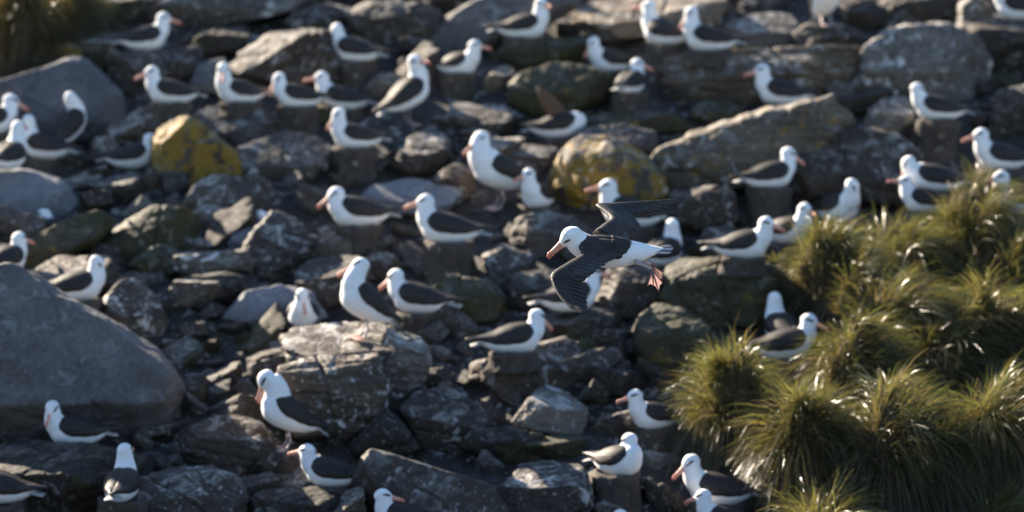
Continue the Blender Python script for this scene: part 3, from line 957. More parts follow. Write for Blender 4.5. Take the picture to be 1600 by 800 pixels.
def albatross(label, x, y, head, pose='mid', s=0.92, hyaw=0, stand=0.0, g=None, dz=0.05, nest=True, hpitch=0, raised=False, neck=1.0, roll=0, nh=0):
    """one bird; (x, y) is where the survey puts the underside of its body (or its feet)"""
    hd, yw, pc = POSES[pose]
    rq = random.Random(x * 31 + y)
    s = s * 0.95 * rq.uniform(0.96, 1.04)
    head += rq.uniform(-15, 15)
    hyaw += rq.uniform(-20, 20)
    hpitch += rq.uniform(-7, 5)
    hd = (hd[0] + rq.uniform(-0.02, 0.015), hd[1] + rq.uniform(-0.015, 0.015), hd[2] + rq.uniform(-0.022, 0.022))
    root = bpy.data.objects.new('albatross', None)
    root.empty_display_size = 0.2
    COL.objects.link(root)
    tag(root, label, 'albatross', ALBGROUP)
    geo, Hm = raw_body(hd, R(yw + hyaw), R(pc + hpitch), neck, pose == 'arch')
    T = Matrix.Identity(4)
    if stand:
        T = Matrix.Translation((0, 0, 0.16)) @ Matrix.Translation((0, 0, 0.1)) @ Matrix.Rotation(-R(stand), 4, 'Y') @ Matrix.Translation((0, 0, -0.1))
    b = geo.obj('body', M['white'], root)
    b.matrix_local = T
    fuse(b, 0.013)
    for sd in (1, -1):
        w = inst('wing', WING_ME[sd], root, T)
        inst('primary_feathers', PRIM_ME[sd], w)
        inst('eye', EYE_ME[sd], root, T @ Hm)
        if stand:
            lg = inst('leg', LEG_ME[sd], root)
            inst('foot', FOOT_ME[sd], lg)
    inst('tail', TAIL_ME, root, T)
    bl = inst('bill', BILL_ME, root, T @ Hm)
    inst('bill_tip', TIP_ME, bl)
    BIRDS.append(dict(root=root, x=x, y=y, head=head, s=s, stand=stand, g=g, dz=dz, nest=nest, label=label, raised=raised, T=T, nh=nh))
    return root


A = albatross
# --- far rows along the top
A('albatross sitting on the brown block near the grassy bank', 226, 81, 8, 'mid', 0.90, nh=30)
A('albatross at the edge stretching its salmon bill to its mate', -16, 214, 5, 'mid', 0.95, hpitch=-18, nh=30)
A('albatross with dark back in front of the pair touching bills', 12, 268, 70, 'up', 0.95, hyaw=20)
A('albatross receiving a bill touch from its mate', 72, 252, 150, 'up', 0.90, hyaw=-40)
A('albatross standing with bent neck preening before the bluish peaked boulder', 112, 238, 72, 'mid', 0.92, stand=34, nest=False, hyaw=-95, hpitch=-55, neck=1.08)
A('albatross facing the bank with a dull bill above the ridged slab', 268, 166, 178, 'mid', 0.90)
A('dark backed albatross with hidden bill behind the grey boulder', 375, 166, 205, 'up', 0.92, hyaw=60, hpitch=-25)
A('albatross resting between the ridged slab and the yellow lichen boulder', 206, 266, 10, 'low', 0.90)
A('albatross with a smooth turned head below the brown block', 556, 101, 172, 'mid', 0.90, hyaw=-70, hpitch=-20, nh=30)
A('farther one of the pair of small heads, bill tucked in', 466, 172, 190, 'mid', 0.85, hyaw=35, hpitch=-30)
A('nearer one of the pair of small heads, salmon bill level', 536, 176, 182, 'mid', 0.90)
A('upright albatross on a tall nest with lowered salmon bill', 556, 236, 205, 'up', 0.92, hpitch=-38, nh=45)
A('slender albatross standing on tiptoe with long sloping back', 640, 195, 22, 'up', 0.98, stand=24, hyaw=-70, nest=False)
A('albatross with sunlit pale wing on a dark nest', 716, 120, -28, 'mid', 0.85, hyaw=25, nh=28)
A('large pale albatross standing and bending over its breast', 778, 326, 212, 'down', 1.16, stand=16, hyaw=20, nest=False, neck=1.15)
A('albatross with lifted white rump on the shaded ledge stone', 818, 64, 10, 'up', 0.92, hyaw=-40)
A('tall albatross cut by the top edge with a curved white breast', 1040, 74, 160, 'up', 0.98, nh=50)
A('albatross with a red bill tip on the long flat ledge', 1108, 84, 190, 'up', 0.94, hpitch=-40, hyaw=30)
A('white albatross leaning over the bird with its back turned', 955, 116, 200, 'down', 0.85, hyaw=-20)
A('albatross with its back turned on a square nest', 984, 150, 62, 'mid', 0.85, hyaw=-70, nh=34)
A('albatross with dull bill behind the long tilted slab', 1222, 168, 176, 'mid', 0.92, nh=4)
A('albatross curled up preening with one wing raised', 872, 220, 5, 'curl', 0.90, raised=True)
A('albatross standing to show only its white belly at the top edge', 1292, 40, -75, 'up', 0.95, stand=42, nest=False)
A('albatross with turned head on the broad dark nest', 1466, 192, 176, 'mid', 0.92, hyaw=-150, hpitch=-20, nh=54)
A('albatross by the side edge with a dull brown bill', 1565, 270, 178, 'mid', 0.95, nh=30)
A('albatross bending over its neighbour at the grass edge', 1462, 304, 176, 'bow', 0.95, g=392)
A('small white albatross fed by the bending bird in the grass', 1446, 336, 178, 'mid', 0.85, g=405, hpitch=20)
A('albatross with a bright bowed bill on a square nest by the slab', 1202, 298, 10, 'mid', 0.92, hpitch=-18, nh=52)
A('white breasted albatross cut by the top corner', 1592, 34, 165, 'up', 0.9)
# --- middle
A('albatross at the edge half hidden behind the huge smooth boulder', 6, 432, 40, 'mid', 0.92, g=470, nest=False)
A('white head showing above the sloping mossy slab', 98, 386, 150, 'low', 0.9, g=372, nest=False)
A('dark backed albatross with a bright salmon bill above the huge boulder', 118, 474, 12, 'mid', 0.98, hpitch=-52, g=530)
A('small white head peeping over the grey boulder', 440, 384, 170, 'low', 0.88, g=372, nest=False, hyaw=-60)
A('albatross with lowered head and pink bill above the round topped boulder', 560, 358, 190, 'low', 0.98, hpitch=-12, nh=42)
A('long bodied albatross sitting on a broad mud nest with pale pink bill', 700, 384, 176, 'mid', 1.06, nh=58)
A('front facing albatross with tucked bill beside the layered slab', 474, 514, -82, 'cam', 0.86, hpitch=-30, nh=16)
A('albatross standing on the layered slab with curved bill', 566, 528, 215, 'up', 1.04, stand=30, hpitch=-32, nest=False, hyaw=-20)
A('albatross leaning forward with a long salmon bill before the spotted boulder', 656, 494, 180, 'mid', 1.0, roll=1, hpitch=-18, nh=34)
A('albatross peering from beside the lichen spotted boulder', 842, 328, 225, 'up', 0.85, hyaw=-35)
A('albatross behind the raised wing of the flying bird', 986, 360, 178, 'mid', 1.0)
A('albatross facing away near the tail of the flying bird', 1034, 420, 40, 'up', 0.9, hyaw=40)
A('albatross half covered by the lowered wing of the flying bird', 890, 490, 20, 'mid', 0.95, nh=30)
A('dark winged albatross on the wide brown boulder facing the grass', 802, 556, 8, 'mid', 0.95, hpitch=-25, nh=16)
A('albatross with brown lit wing beside the upper tussock', 1160, 408, -30, 'mid', 0.9, hyaw=-30)
A('white albatross with dim face at the upper tussock corner', 1228, 384, -35, 'mid', 0.9, hyaw=-20, dz=-0.1)
A('hunched albatross with white back behind the upper tussock', 1308, 350, -50, 'tuck', 1.0, hyaw=40, dz=-0.1)
A('dark winged albatross at the side edge behind tall grass', 1596, 338, 172, 'mid', 1.0, g=400)
A('dark winged albatross sitting on the grass between tussocks', 1226, 566, 4, 'mid', 0.98, hyaw=-20, dz=-0.08)
A('upright white neck behind the bird sitting on the grass', 1224, 540, 100, 'up', 0.92, g=575, dz=0.2, nest=False)
# --- near rows at the bottom
A('albatross facing out with drooped bill under the huge smooth boulder', 118, 700, 196, 'mid', 0.88, hyaw=50, hpitch=-35, nh=24)
A('albatross seen from behind beside the angular flat boulder', 190, 786, 78, 'up', 0.88)
A('albatross cut by the bottom corner showing a dark wing', 0, 790, 160, 'mid', 0.95)
A('albatross arching its neck to preen by the layered boulder', 446, 702, 196, 'arch', 1.0, stand=24, nest=False, neck=1.0)
A('albatross with a red tipped bill on the dark stone pedestal', 518, 764, 182, 'mid', 0.90, nh=30)
A('albatross cut by the bottom edge with bill turned aside', 634, 836, 170, 'mid', 0.85, hyaw=-170)
A('albatross with level bill tucked against the tussock foot', 1024, 674, 205, 'mid', 0.85, hyaw=-20, nh=34)
A('white albatross looking back over its shoulder near the tussock foot', 966, 746, -40, 'back', 0.92, hyaw=30, nh=55)
A('albatross with a drooped pink bill at the bottom edge by the grass', 1122, 794, 180, 'mid', 0.98, hpitch=-26)
A('paler albatross sitting in front of the drooped bill bird', 1136, 838, 182, 'mid', 0.85, hpitch=-10, dz=0.0)
A('crown of a white head at the bottom edge', 1004, 860, 170, 'low', 0.85)

# ------------------------------------------------------------------ tussock grass
def tussock(label, cx, top, hw, bottom, n=2600, lean=0.0, lit=0.5, blade=1.0, name='grass_tussock', dz=0.0, dry=0.3):
    n = int(n * 1.75)
    rs = np.random.RandomState(abs(int(cx * 7 + top)))
    d = gdepth(cx, bottom) + dz
    k = d / D0 / PPM
    base = pt(cx, bottom, d)
    rx = hw * k * 0.80
    h = (bottom - top) * k * 0.86
    ry = max(rx * 0.85, 0.25)
    base = base + FW * ry * 0.5
    gz = ground_z(base[0], base[1])
    top_z = base[2] + h
    hz = top_z - (gz - 0.15)
    base[2] = gz - 0.15
    root = bpy.data.objects.new(name, None)
    root.location = tuple(base)
    COL.objects.link(root)
    tag(root, label, 'grass tussock', 'tussock grass on the bank')
    U, F = ico(4)
    ex = np.sign(U) * np.abs(U)
    P = U.copy()
    P[:, 2] = np.where(U[:, 2] > 0, U[:, 2], U[:, 2] * 0.05)
    rad = 1.0 + 0.42 * fbm(U, 1.5, cx, 3)
    P = P * rad[:, None] * np.array([rx * 0.9, ry * 0.9, hz * 0.96])
    mesh_obj('mound', P, F, M['thatch'], root)
    carry(P + base, F)
    # blades, rooted all over the upper mound, arching out and hanging
    th = np.arccos(rs.uniform(0.08, 1.0, n) ** 0.8)
    ph = rs.uniform(0, 2 * np.pi, n)
    # clumps: blades of one clump lean together
    nc = 46
    cth, cph = np.arccos(rs.uniform(0.1, 1, nc)), rs.uniform(0, 2 * np.pi, nc)
    ci = rs.randint(0, nc, n)
    cl = rs.rand(n) < 0.7
    th = np.where(cl, cth[ci] + rs.normal(0, 0.10, n), th)
    ph = np.where(cl, cph[ci] + rs.normal(0, 0.16, n), ph)
    nrm = np.stack([np.sin(th) * np.cos(ph), np.sin(th) * np.sin(ph), np.cos(th)], 1)
    rr_ = 1.0 + 0.42 * fbm(nrm * np.array([1, 1, 1]), 1.5, cx, 3)
    rootp = nrm * rr_[:, None] * np.array([rx * 0.86, ry * 0.86, hz * 0.93])
    cd = rs.normal(0, 0.42, (nc, 3)) * np.array([1, 1, 0.5])
    skirt = np.clip((np.degrees(th) - 40) / 35, 0, 1)       # 0 on the crown, 1 down the sides
    dirv = nrm * np.array([0.8, 0.8, 0.3]) + np.array([lean + 0.38, 0.02, 0.42]) * (1 - 0.85 * skirt)[:, None] + cd[ci] * np.where(cl, 1, 0)[:, None] * (1 - 0.5 * skirt)[:, None] + rs.normal(0, 0.14, (n, 3))
    dirv /= np.linalg.norm(dirv, axis=1)[:, None]
    L = rs.uniform(0.22, 0.68, n) ** 1.0 * blade * (1 + 0.55 * skirt)
    droop = rs.uniform(0.35, 0.8, n) + skirt * rs.uniform(0.5, 1.4, n)
    dirv *= (1 - 0.45 * skirt)[:, None]
    w = rs.uniform(0.0013, 0.0032, n)
    ts = np.array([0, 0.3, 0.6, 0.85, 1.0])
    wt = np.array([0.8, 1.0, 0.85, 0.5, 0.05])
    side = np.cross(dirv, rs.normal(0, 1, (n, 3)))
    side /= np.linalg.norm(side, axis=1)[:, None]
    V = np.zeros((n, 5, 2, 3))
    for i, t in enumerate(ts):
        c = rootp + dirv * (L * t)[:, None] + np.array([0, 0, -1.0]) * (L * droop * t * t)[:, None]
        V[:, i, 0] = c - side * (w * wt[i])[:, None]
        V[:, i, 1] = c + side * (w * wt[i])[:, None]
    me = bpy.data.meshes.new('blades')
    nv = n * 10
    idx = np.arange(n)[:, None] * 10
    q = np.array([[0, 1, 3, 2], [2, 3, 5, 4], [4, 5, 7, 6], [6, 7, 9, 8]])
    faces = (idx[:, :, None] + q[None]).reshape(-1)
    me.vertices.add(nv)
    me.vertices.foreach_set('co', V.reshape(-1))
    me.loops.add(len(faces))
    me.loops.foreach_set('vertex_index', faces.astype(np.int32))
    me.polygons.add(n * 4)
    me.polygons.foreach_set('loop_start', np.arange(n * 4, dtype=np.int32) * 4)
    me.polygons.foreach_set('use_smooth', np.ones(n * 4, bool))
    green = np.array([[0.064, 0.080, 0.022], [0.098, 0.110, 0.034], [0.13, 0.124, 0.054]])
    straw = np.array([[0.20, 0.15, 0.065], [0.15, 0.105, 0.05], [0.24, 0.20, 0.11]])
    isd = rs.rand(n) < dry * 0.45 + 0.5 * skirt
    colr = np.where(isd[:, None], straw[rs.randint(0, 3, n)], green[rs.randint(0, 3, n)]) * rs.uniform(0.7, 1.25, n)[:, None]
    dead = np.array([[0.052, 0.040, 0.024], [0.080, 0.060, 0.034], [0.036, 0.029, 0.019]])
    sk = rs.rand(n) < skirt * 0.85
    colr = np.where(sk[:, None], dead[rs.randint(0, 3, n)], colr)
    C = np.ones((n, 5, 2, 4))
    mixb = np.array([0.85, 0.45, 0.12, 0.0, 0.0])    # dead brown at the root
    for i in range(5):
        C[:, i, :, :3] = (colr * (1 - mixb[i]) + np.array([0.085, 0.06, 0.03]) * mixb[i])[:, None, :]
    tipc = np.where(sk[:, None, None], np.array([0.07, 0.055, 0.035]), np.array([0.17, 0.155, 0.075]))
    for i, q in ((3, 0.12), (4, 0.4)):
        C[:, i, :, :3] = C[:, i, :, :3] * (1 - q) + tipc * q
    at = me.color_attributes.new('tint', 'FLOAT_COLOR', 'POINT')
    at.data.foreach_set('color', C.reshape(-1))
    me.materials.append(M['grass'])
    me.update(calc_edges=True)
    me.validate()
    o = bpy.data.objects.new('blades', me)
    COL.objects.link(o)
    o.parent = root
    tag(o, None, kind='stuff')
    return root


tussock('bushy tussock jutting out over the bird with level bill', 1136, 552, 88, 716, 4000, -0.42)
tussock('upper tussock with two white birds at its corner', 1304, 358, 104, 500, 3600, -0.05)
tussock('highest tussock at the side edge with tall stalks', 1532, 296, 104, 470, 3800, 0.0, dry=0.35)
tussock('tussock in front of the bending pair of birds', 1416, 336, 88, 480, 3000, 0.1)
tussock('wide tussock in the middle of the grassy bank', 1400, 440, 112, 610, 4000, 0.15)
tussock('tussock below the highest one at the side edge', 1546, 432, 108, 620, 4000, 0.15)
tussock('tussock right behind the bird sitting on the grass', 1352, 505, 74, 680, 3000, 0.1)
tussock('largest drooping tussock with long hanging dark blades', 1408, 596, 128, 820, 5600, -0.05, blade=1.15, dry=0.4)
tussock('hanging tussock at the lower side edge', 1556, 570, 104, 800, 4600, 0.05, blade=1.1, dry=0.4)
tussock('shaded tussock under the bird sitting on the grass', 1262, 606, 86, 790, 4600, -0.25, blade=1.05, dry=0.5)
tussock('fresh green tussock in the bottom corner', 1566, 748, 90, 900, 3000, -0.05, dry=0.2)
tussock('low tussock at the bottom edge beside the drooped bill bird', 1296, 765, 90, 900, 3000, 0.05)
tussock('short grassy hummock filling the gap above the largest drooping tussock', 1470, 520, 70, 640, 2200, 0.15)
tussock('small grassy hummock between the upper tussock and the wide one', 1350, 420, 70, 540, 2200, 0.1)
tussock('narrow tuft of grass at the side edge under the highest tussock', 1600, 380, 60, 520, 2000, 0.0)
tussock('ragged dry hummock between the two hanging tussocks', 1480, 660, 66, 820, 2400, 0.0, dry=0.5)
tussock('small tuft on top of the mossy mound rock', 1196, 404, 34, 452, 900, -0.05, blade=0.6)
tussock('pale sunlit tussock on the bank in the top corner', 30, -30, 76, 104, 3600, -0.3, dry=1.3)  # extra straw blades put the sunlit paleness into the colour
tussock('shaded tussock hanging down the bank in the top corner', 100, -60, 70, 70, 3000, 0.0, dry=0.6)

# ------------------------------------------------------------------ set the birds down, with mud nests under the sitting ones
def all_bvh():
    return BVHTree.FromPolygons(np.concatenate(BV).tolist(), sum(BF, []))


BVH = all_bvh()


def nest(label, x, y, zt, zb, r, seed):
    g = Geo()
    h = zt - zb
    rs = random.Random(seed)
    prof_ = [(0.0, -0.035), (0.45, -0.03), (0.80, 0.0), (0.97, 0.012), (1.06, -0.02), (1.04, -0.25 * h), (1.02, -0.5 * h), (1.10, -0.78 * h), (1.28, -h)]
    m = 28
    rings = []
    for i, (a, z) in enumerate(prof_):
        if i == 0:
            a = 0.02
        ring = []
        for j in range(m):
            t = 2 * math.pi * j / m
            p = Vector((math.cos(t) * a * r, math.sin(t) * a * r * 0.9, z))
            q = 1 + 0.22 * noise.fractal(p * 6 + Vector((seed * 3.7, 0, 0)), 1, 2, 4) * min(1, a * 1.2)
            ring.append((p.x * q, p.y * q, z + 0.02 * noise.noise(p * 9 + Vector((seed, 1, 0)))))
        rings.append(ring)
    g.rings(rings[::-1])
    o = g.obj('mud_nest', M['mud'])
    o.location = (x, y, zt)
    tag(o, label, 'nest', 'mud nests of the colony')
    return o


LOG = []
for i, b in enumerate(BIRDS):
    root, s = b['root'], b['s']
    if b['g'] is not None:
        d = gdepth(b['x'], b['g']) + b['dz']
    elif b['nh']:
        d = gdepth(b['x'], b['y'] + b['nh']) + 0.06
    else:
        o = pt(b['x'], b['y'], 0.0)
        v = pt(b['x'], b['y'], 1.0) - o
        L = np.linalg.norm(v)
        hit = BVH.ray_cast(Vector(o), Vector(v / L), 80)
        d = hit[3] / L if hit[0] is not None else gdepth(b['x'], b['y'])
        d += b['dz'] if not b['stand'] else 0.05
    for step in range(24):                   # nearer until nothing pokes up through the bird
        p = pt(b['x'], b['y'], d)
        if b['g'] is not None:
            break
        tops = []
        for ox, oy in ((0, 0), (0.1, 0), (-0.1, 0), (0, -0.08), (0, 0.08)):
            q = BVH.ray_cast(Vector((p[0] + ox, p[1] + oy, p[2] + 0.55)), Vector((0, 0, -1)), 6)
            tops.append(q[0].z if q[0] is not None else ground_z(p[0], p[1]))
        if max(tops) - p[2] < 0.04 and tops[0] - p[2] < 0.02:
            break
        d -= 0.06
    root.location = tuple(p)
    root.rotation_euler = (0, 0, R(b['head']))
    root.scale = (s, s, s)
    b['pos'] = p
    above = BVH.ray_cast(Vector((p[0], p[1], p[2] + 0.55)), Vector((0, 0, -1)), 6)
    sup = above[0].z if above[0] is not None else ground_z(p[0], p[1])
    gap = p[2] - sup
    LOG.append((round(gap, 2), round(d, 1), b['label'][:50]))
    if b['stand']:
        if gap > 0.02:
            # a stone to stand on
            U, F = ico(4)
            hh = gap / 2 + 0.08
            q = fbm(U, 1.4, i, 4)
            P = U * (1 + 0.16 * q)[:, None] * np.array([0.24, 0.22, hh * 1.0])
            P[:, 2] = np.minimum(P[:, 2], hh * 0.86)
            st = mesh_obj('stone', P, F, M['brown'], loc=(p[0], p[1], p[2] - hh * 0.86 - 0.0))
            tag(st, 'stone under the ' + b['label'], 'rock')
    elif b['nest'] and gap > 0.0:
        nest(('mud ' if len(b['label'].split()) < 13 else '') + 'nest under the ' + b['label'], p[0], p[1], p[2] + 0.035, sup - 0.10, 0.205 * s / 0.92, i + 3)

# the one raised wing of the preening bird
def raised_wing(b):
    g = Geo()
    st = [((0.04, -0.06, 0.24), 0.07), ((-0.02, -0.08, 0.33), 0.078), ((-0.10, -0.09, 0.44), 0.066), ((-0.17, -0.08, 0.53), 0.045), ((-0.23, -0.07, 0.60), 0.010)]
    rings = []
    for (c, w_) in st:
        c = Vector(c)
        ch = Vector((-0.75, 0.1, -0.6)).normalized()
        nn = Vector((0.3, 1, -0.2)).normalized()
        rings.append([c + ch * w_ * math.cos(a) * 1.2 + nn * 0.012 * math.sin(a) for a in [2 * math.pi * j / 10 for j in range(10)]])
    g.rings(rings)
    g.obj('raised_wing', M['sunlitwing'], b['root'])


for b in BIRDS:
    if b['raised']:
        raised_wing(b)

# ------------------------------------------------------------------ the flying albatross
def hp(px, py, tc):
    """a point of the flying bird: survey pixel and metres towards the viewer from the focus plane"""
    return Vector(pt(px, py, D0 - tc))


HERO = bpy.data.objects.new('flying_albatross', None)
HERO.location = hp(950, 394, 0)
COL.objects.link(HERO)
tag(HERO, 'flying albatross with spread dark wings and trailing pink feet', 'albatross')
HL = HERO.location.copy()
ROLL = R(34)
vR, vU, vT = Vector(RT), Vector(UP), -Vector(FW)
F_ = (-vR * 0.995 + vT * 0.06 + vU * 0.0).normalized()
U0 = (vU * math.cos(ROLL) + vT * math.sin(ROLL))
U_ = (U0 - F_ * U0.dot(F_)).normalized()
L_ = U_.cross(F_).normalized()
HM = Matrix(((F_.x, L_.x, U_.x, 0), (F_.y, L_.y, U_.y, 0), (F_.z, L_.z, U_.z, 0), (0, 0, 0, 1))) @ Matrix.Translation((0, 0, -0.125))


def hprof(x):
    X = [-0.40, -0.34, -0.27, -0.18, -0.08, 0.02, 0.10, 0.16, 0.21, 0.24]
    return (np.interp(x, X, [0.148, 0.142, 0.132, 0.122, 0.118, 0.122, 0.132, 0.145, 0.160, 0.170]),
            np.interp(x, X, [0.012, 0.032, 0.060, 0.088, 0.106, 0.112, 0.106, 0.090, 0.060, 0.012]),
            np.interp(x, X, [0.010, 0.025, 0.050, 0.080, 0.101, 0.109, 0.105, 0.090, 0.060, 0.012]))


g = Geo()
rings = []
for x in np.concatenate([np.linspace(-0.40, -0.25, 6), np.linspace(-0.21, 0.15, 12), [0.18, 0.20, 0.22, 0.232, 0.24]]):
    cz, ry, rz = hprof(x)
    rings.append([(x, ry * math.cos(a), cz + rz * math.sin(a)) for a in [2 * math.pi * j / 24 for j in range(24)]])
g.rings(rings)
Hh = Vector((0.262, 0, 0.255))
pts, rr = [], []
for i in range(11):
    t = i / 10
    b0, b1, b2 = Vector((0.07, 0, 0.128)), Vector((0.175, 0, 0.155)), Vector((0.215, 0, 0.215))
    pts.append((1 - t) ** 3 * b0 + 3 * (1 - t) ** 2 * t * b1 + 3 * (1 - t) * t * t * b2 + t ** 3 * Hh)
    rr.append(np.interp(t, [0, 0.35, 0.7, 1], [0.094, 0.094, 0.083, 0.068]))
g.tube(pts, rr, m=18, up=(-1, 0, 0.2))
HHM = Matrix.Translation(Hh) @ Matrix.Rotation(R(36), 4, 'Y') @ Matrix.Scale(1.22, 4)
xs = [-0.070, -0.058, -0.03, 0.0, 0.03, 0.052, 0.070, 0.078]
ry = [0.008, 0.030, 0.048, 0.052, 0.045, 0.033, 0.020, 0.006]
rz = [0.008, 0.032, 0.052, 0.058, 0.050, 0.037, 0.025, 0.008]
cz = [0.0, 0.0, 0.002, 0.004, 0.003, -0.002, -0.008, -0.010]
g.rings([[HHM @ Vector((x, ry[i] * math.cos(a), cz[i] + rz[i] * math.sin(a))) for a in [2 * math.pi * j / 18 for j in range(18)]] for i, x in enumerate(xs)])
hb = g.obj('body', M['white'], HERO)
hb.matrix_local = HM
fuse(hb, 0.0075, 10, 0.5)
for sd in (1, -1):
    inst('eye', EYE_ME[sd], HERO, HM @ HHM @ Matrix.Translation((0.008, 0, 0.003)) @ Matrix.Diagonal((0.78, 0.99, 0.72, 1)))
hbill = inst('bill', BILL_ME, HERO, HM @ HHM @ Matrix.Translation((-0.004, 0, 0)) @ Matrix.Scale(1.12, 4))
inst('bill_tip', TIP_ME, hbill)
# dark mantle across the shoulders
mx = [0.115, 0.10, 0.07, 0.03, -0.02, -0.07, -0.12, -0.15]
mg = {}
for sd in (1, -1):
    mg[sd] = shell(mx, [0] * 8, [28, 52, 70, 76, 76, 70, 54, 26] if sd > 0 else [50, 72, 84, 86, 82, 72, 54, 26], [0.004, 0.010, 0.014, 0.016, 0.016, 0.014, 0.010, 0.004], sd, hprof, 9)
mm = Geo()
for sd in (1, -1):
    n0 = len(mm.v)
    mm.v += mg[sd].v
    mm.f += [tuple(i + n0 for i in f) for f in mg[sd].f]
mo = mm.obj('mantle', M['wing'], HERO)
mo.matrix_local = HM
def feather(base, tip, nrm, width, bow=0.0, taper=0.65, rows=6, thick=0.0012, roll=0.0):
    """one flight feather: a cambered vane with a rounded end and a raised shaft"""
    base, tip = Vector(base), Vector(tip)
    ax = tip - base
    L = ax.length
    ax.normalize()
    nrm = (nrm - ax * nrm.dot(ax)).normalized()
    if roll:
        nrm = Matrix.Rotation(roll, 3, ax) @ nrm
    sd = nrm.cross(ax)
    g = Geo()
    rings = []
    for i in range(rows + 1):
        t = i / rows
        w = width * (1.0 if t < taper else math.sqrt(max(0.02, 1 - ((t - taper) / (1 - taper)) ** 2.2)))
        w *= 0.75 + 0.25 * min(1, t * 3)
        c = base + ax * L * t + nrm * (bow * math.sin(math.pi * t))
        top = [c + sd * w * k + nrm * (thick * 2.2 if k == 0 else -abs(k) * width * 0.12) for k in (-0.55, -0.2, 0, 0.2, 0.45)]
        bot = [p - nrm * thick for p in top[::-1]]
        rings.append(top + bot)
    g.rings(rings)
    return g


# long shoulder feathers lapping over the back edge of the mantle
for sd in (1, -1):
    for i in range(7):
        ph = R(8 + 10 * i)
        def on(x, o_):
            cz_, ry_, rz_ = hprof(x)
            return HM @ Vector((x, sd * (ry_ + o_) * math.sin(ph), cz_ + (rz_ + o_) * math.cos(ph)))
        nn = (HM.to_3x3() @ Vector((0, sd * math.sin(ph), math.cos(ph)))).normalized()
        f = feather(on(-0.02, 0.017), on(-0.165 + 0.012 * i + 0.01 * (i % 2), 0.004), nn, 0.036, 0.0, 0.5, rows=5, thick=0.0008)
        f.obj('shoulder_feather', M['wing'], mo).matrix_parent_inverse = HM.inverted()
# tail: a narrow fan of feathers

for i in range(8):
    t = (i - 3.5) / 3.5
    base = HM @ Vector((-0.32, 0.020 * t, 0.150 - 0.004 * abs(t)))
    tip = HM @ Vector((-0.455 + 0.02 * abs(t), 0.050 * t, 0.168 - 0.010 * abs(t)))
    f = feather(base, tip, U_ + L_ * 0.15 * t, 0.034, 0.0)
    fo = f.obj('tail_feather', M['tail'] if i % 3 else M['quill'], HERO)


def spl(P, s):
    """points P at stations 0..n-1 read at station s (Catmull-Rom)"""
    n = len(P)
    s = min(max(s, 0.0), n - 1.0001)
    i = int(s)
    t = s - i
    p0, p1, p2, p3 = P[max(i - 1, 0)], P[i], P[i + 1], P[min(i + 2, n - 1)]
    return 0.5 * ((2 * p1) + (p2 - p0) * t + (2 * p0 - 5 * p1 + 4 * p2 - p3) * t * t + (3 * p1 - p0 - 3 * p2 + p3) * t ** 3)


def wing(lead, trail, flip, nsec, label):
    Lp = [hp(*q) - HL for q in lead]
    Tp = [hp(*q) - HL for q in trail]

    def nrm(s):
        sp = spl(Lp, min(s + 0.3, 8)) - spl(Lp, max(s - 0.3, 0)) + spl(Tp, min(s + 0.3, 8)) - spl(Tp, max(s - 0.3, 0))
        ch = spl(Tp, s) - spl(Lp, s)
        v = sp.cross(ch)
        v = v.normalized() if v.length > 1e-6 else Vector((0, 0, 1))
        if v.dot(vT + vU * 0.8) < 0:
            v = -v
        return v
    # arm and hand: the feathered wing with its coverts, an aerofoil on the leading half
    g = Geo()
    rings = []
    NS = 33
    for i in range(NS):
        s = i * 7.9 / (NS - 1)
        a, b = spl(Lp, s), spl(Tp, s)
        ch = b - a
        nn = nrm(s)
        cover = np.interp(s, [0, 2, 4, 6, 7.9], [0.97, 0.95, 0.95, 0.96, 0.96])
        th = np.interp(s, [0, 1, 3, 4, 6, 7.9], [0.050, 0.040, 0.026, 0.020, 0.010, 0.004])
        cs = [0, 0.04, 0.12, 0.26, 0.45, 0.7, 1.0]
        hu = [0, 0.55, 0.9, 1.0, 0.62, 0.22, 0.06]
        hl = [0, -0.35, -0.45, -0.3, -0.12, 0.0, 0.02]
        top = [a + ch * cover * c + nn * th * h for c, h in zip(cs, hu)]
        bot = [a + ch * cover * c + nn * th * h for c, h in zip(cs[1:-1], hl[1:-1])][::-1]
        rings.append(top + bot)
    if flip:
        rings = [r[::-1] for r in rings]
    g.rings(rings)
    w = g.obj('wing', M['wing'], HERO)
    # secondaries along the arm, then the ten primaries of the hand
    for i in range(nsec):
        s = 0.25 + 3.9 * i / (nsec - 1)
        a, b = spl(Lp, s + 0.05), spl(Tp, s)
        ch = b - a
        L = (spl(Tp, 4) - spl(Tp, 0)).length / nsec
        f = feather(a + ch * 0.50 + nrm(s) * (0.006 + 0.0003 * i), b + ch * (0.03 if i % 3 else 0.0), nrm(s), max(0.030, L * 2.0), 0.002, taper=0.85, roll=R(6) * (1 if flip else -1))
        f.obj('secondary_feather', M['quill'], w)
    for i in range(10):
        q = i / 9
        sb = 4.0 + 2.7 * q
        st = 4.25 + 3.75 * q
        a, b = spl(Lp, sb), spl(Tp, st)
        base = a + (spl(Tp, sb) - a) * (0.42 - 0.14 * q)
        f = feather(base + nrm(sb) * (0.0045 + 0.0004 * i), b + (b - base).normalized() * 0.006, nrm(st), 0.038 - 0.010 * q, 0.003, 0.8, roll=R(9) * (1 if flip else -1))
        f.obj('primary_feather', M['quill'], w)
    return w


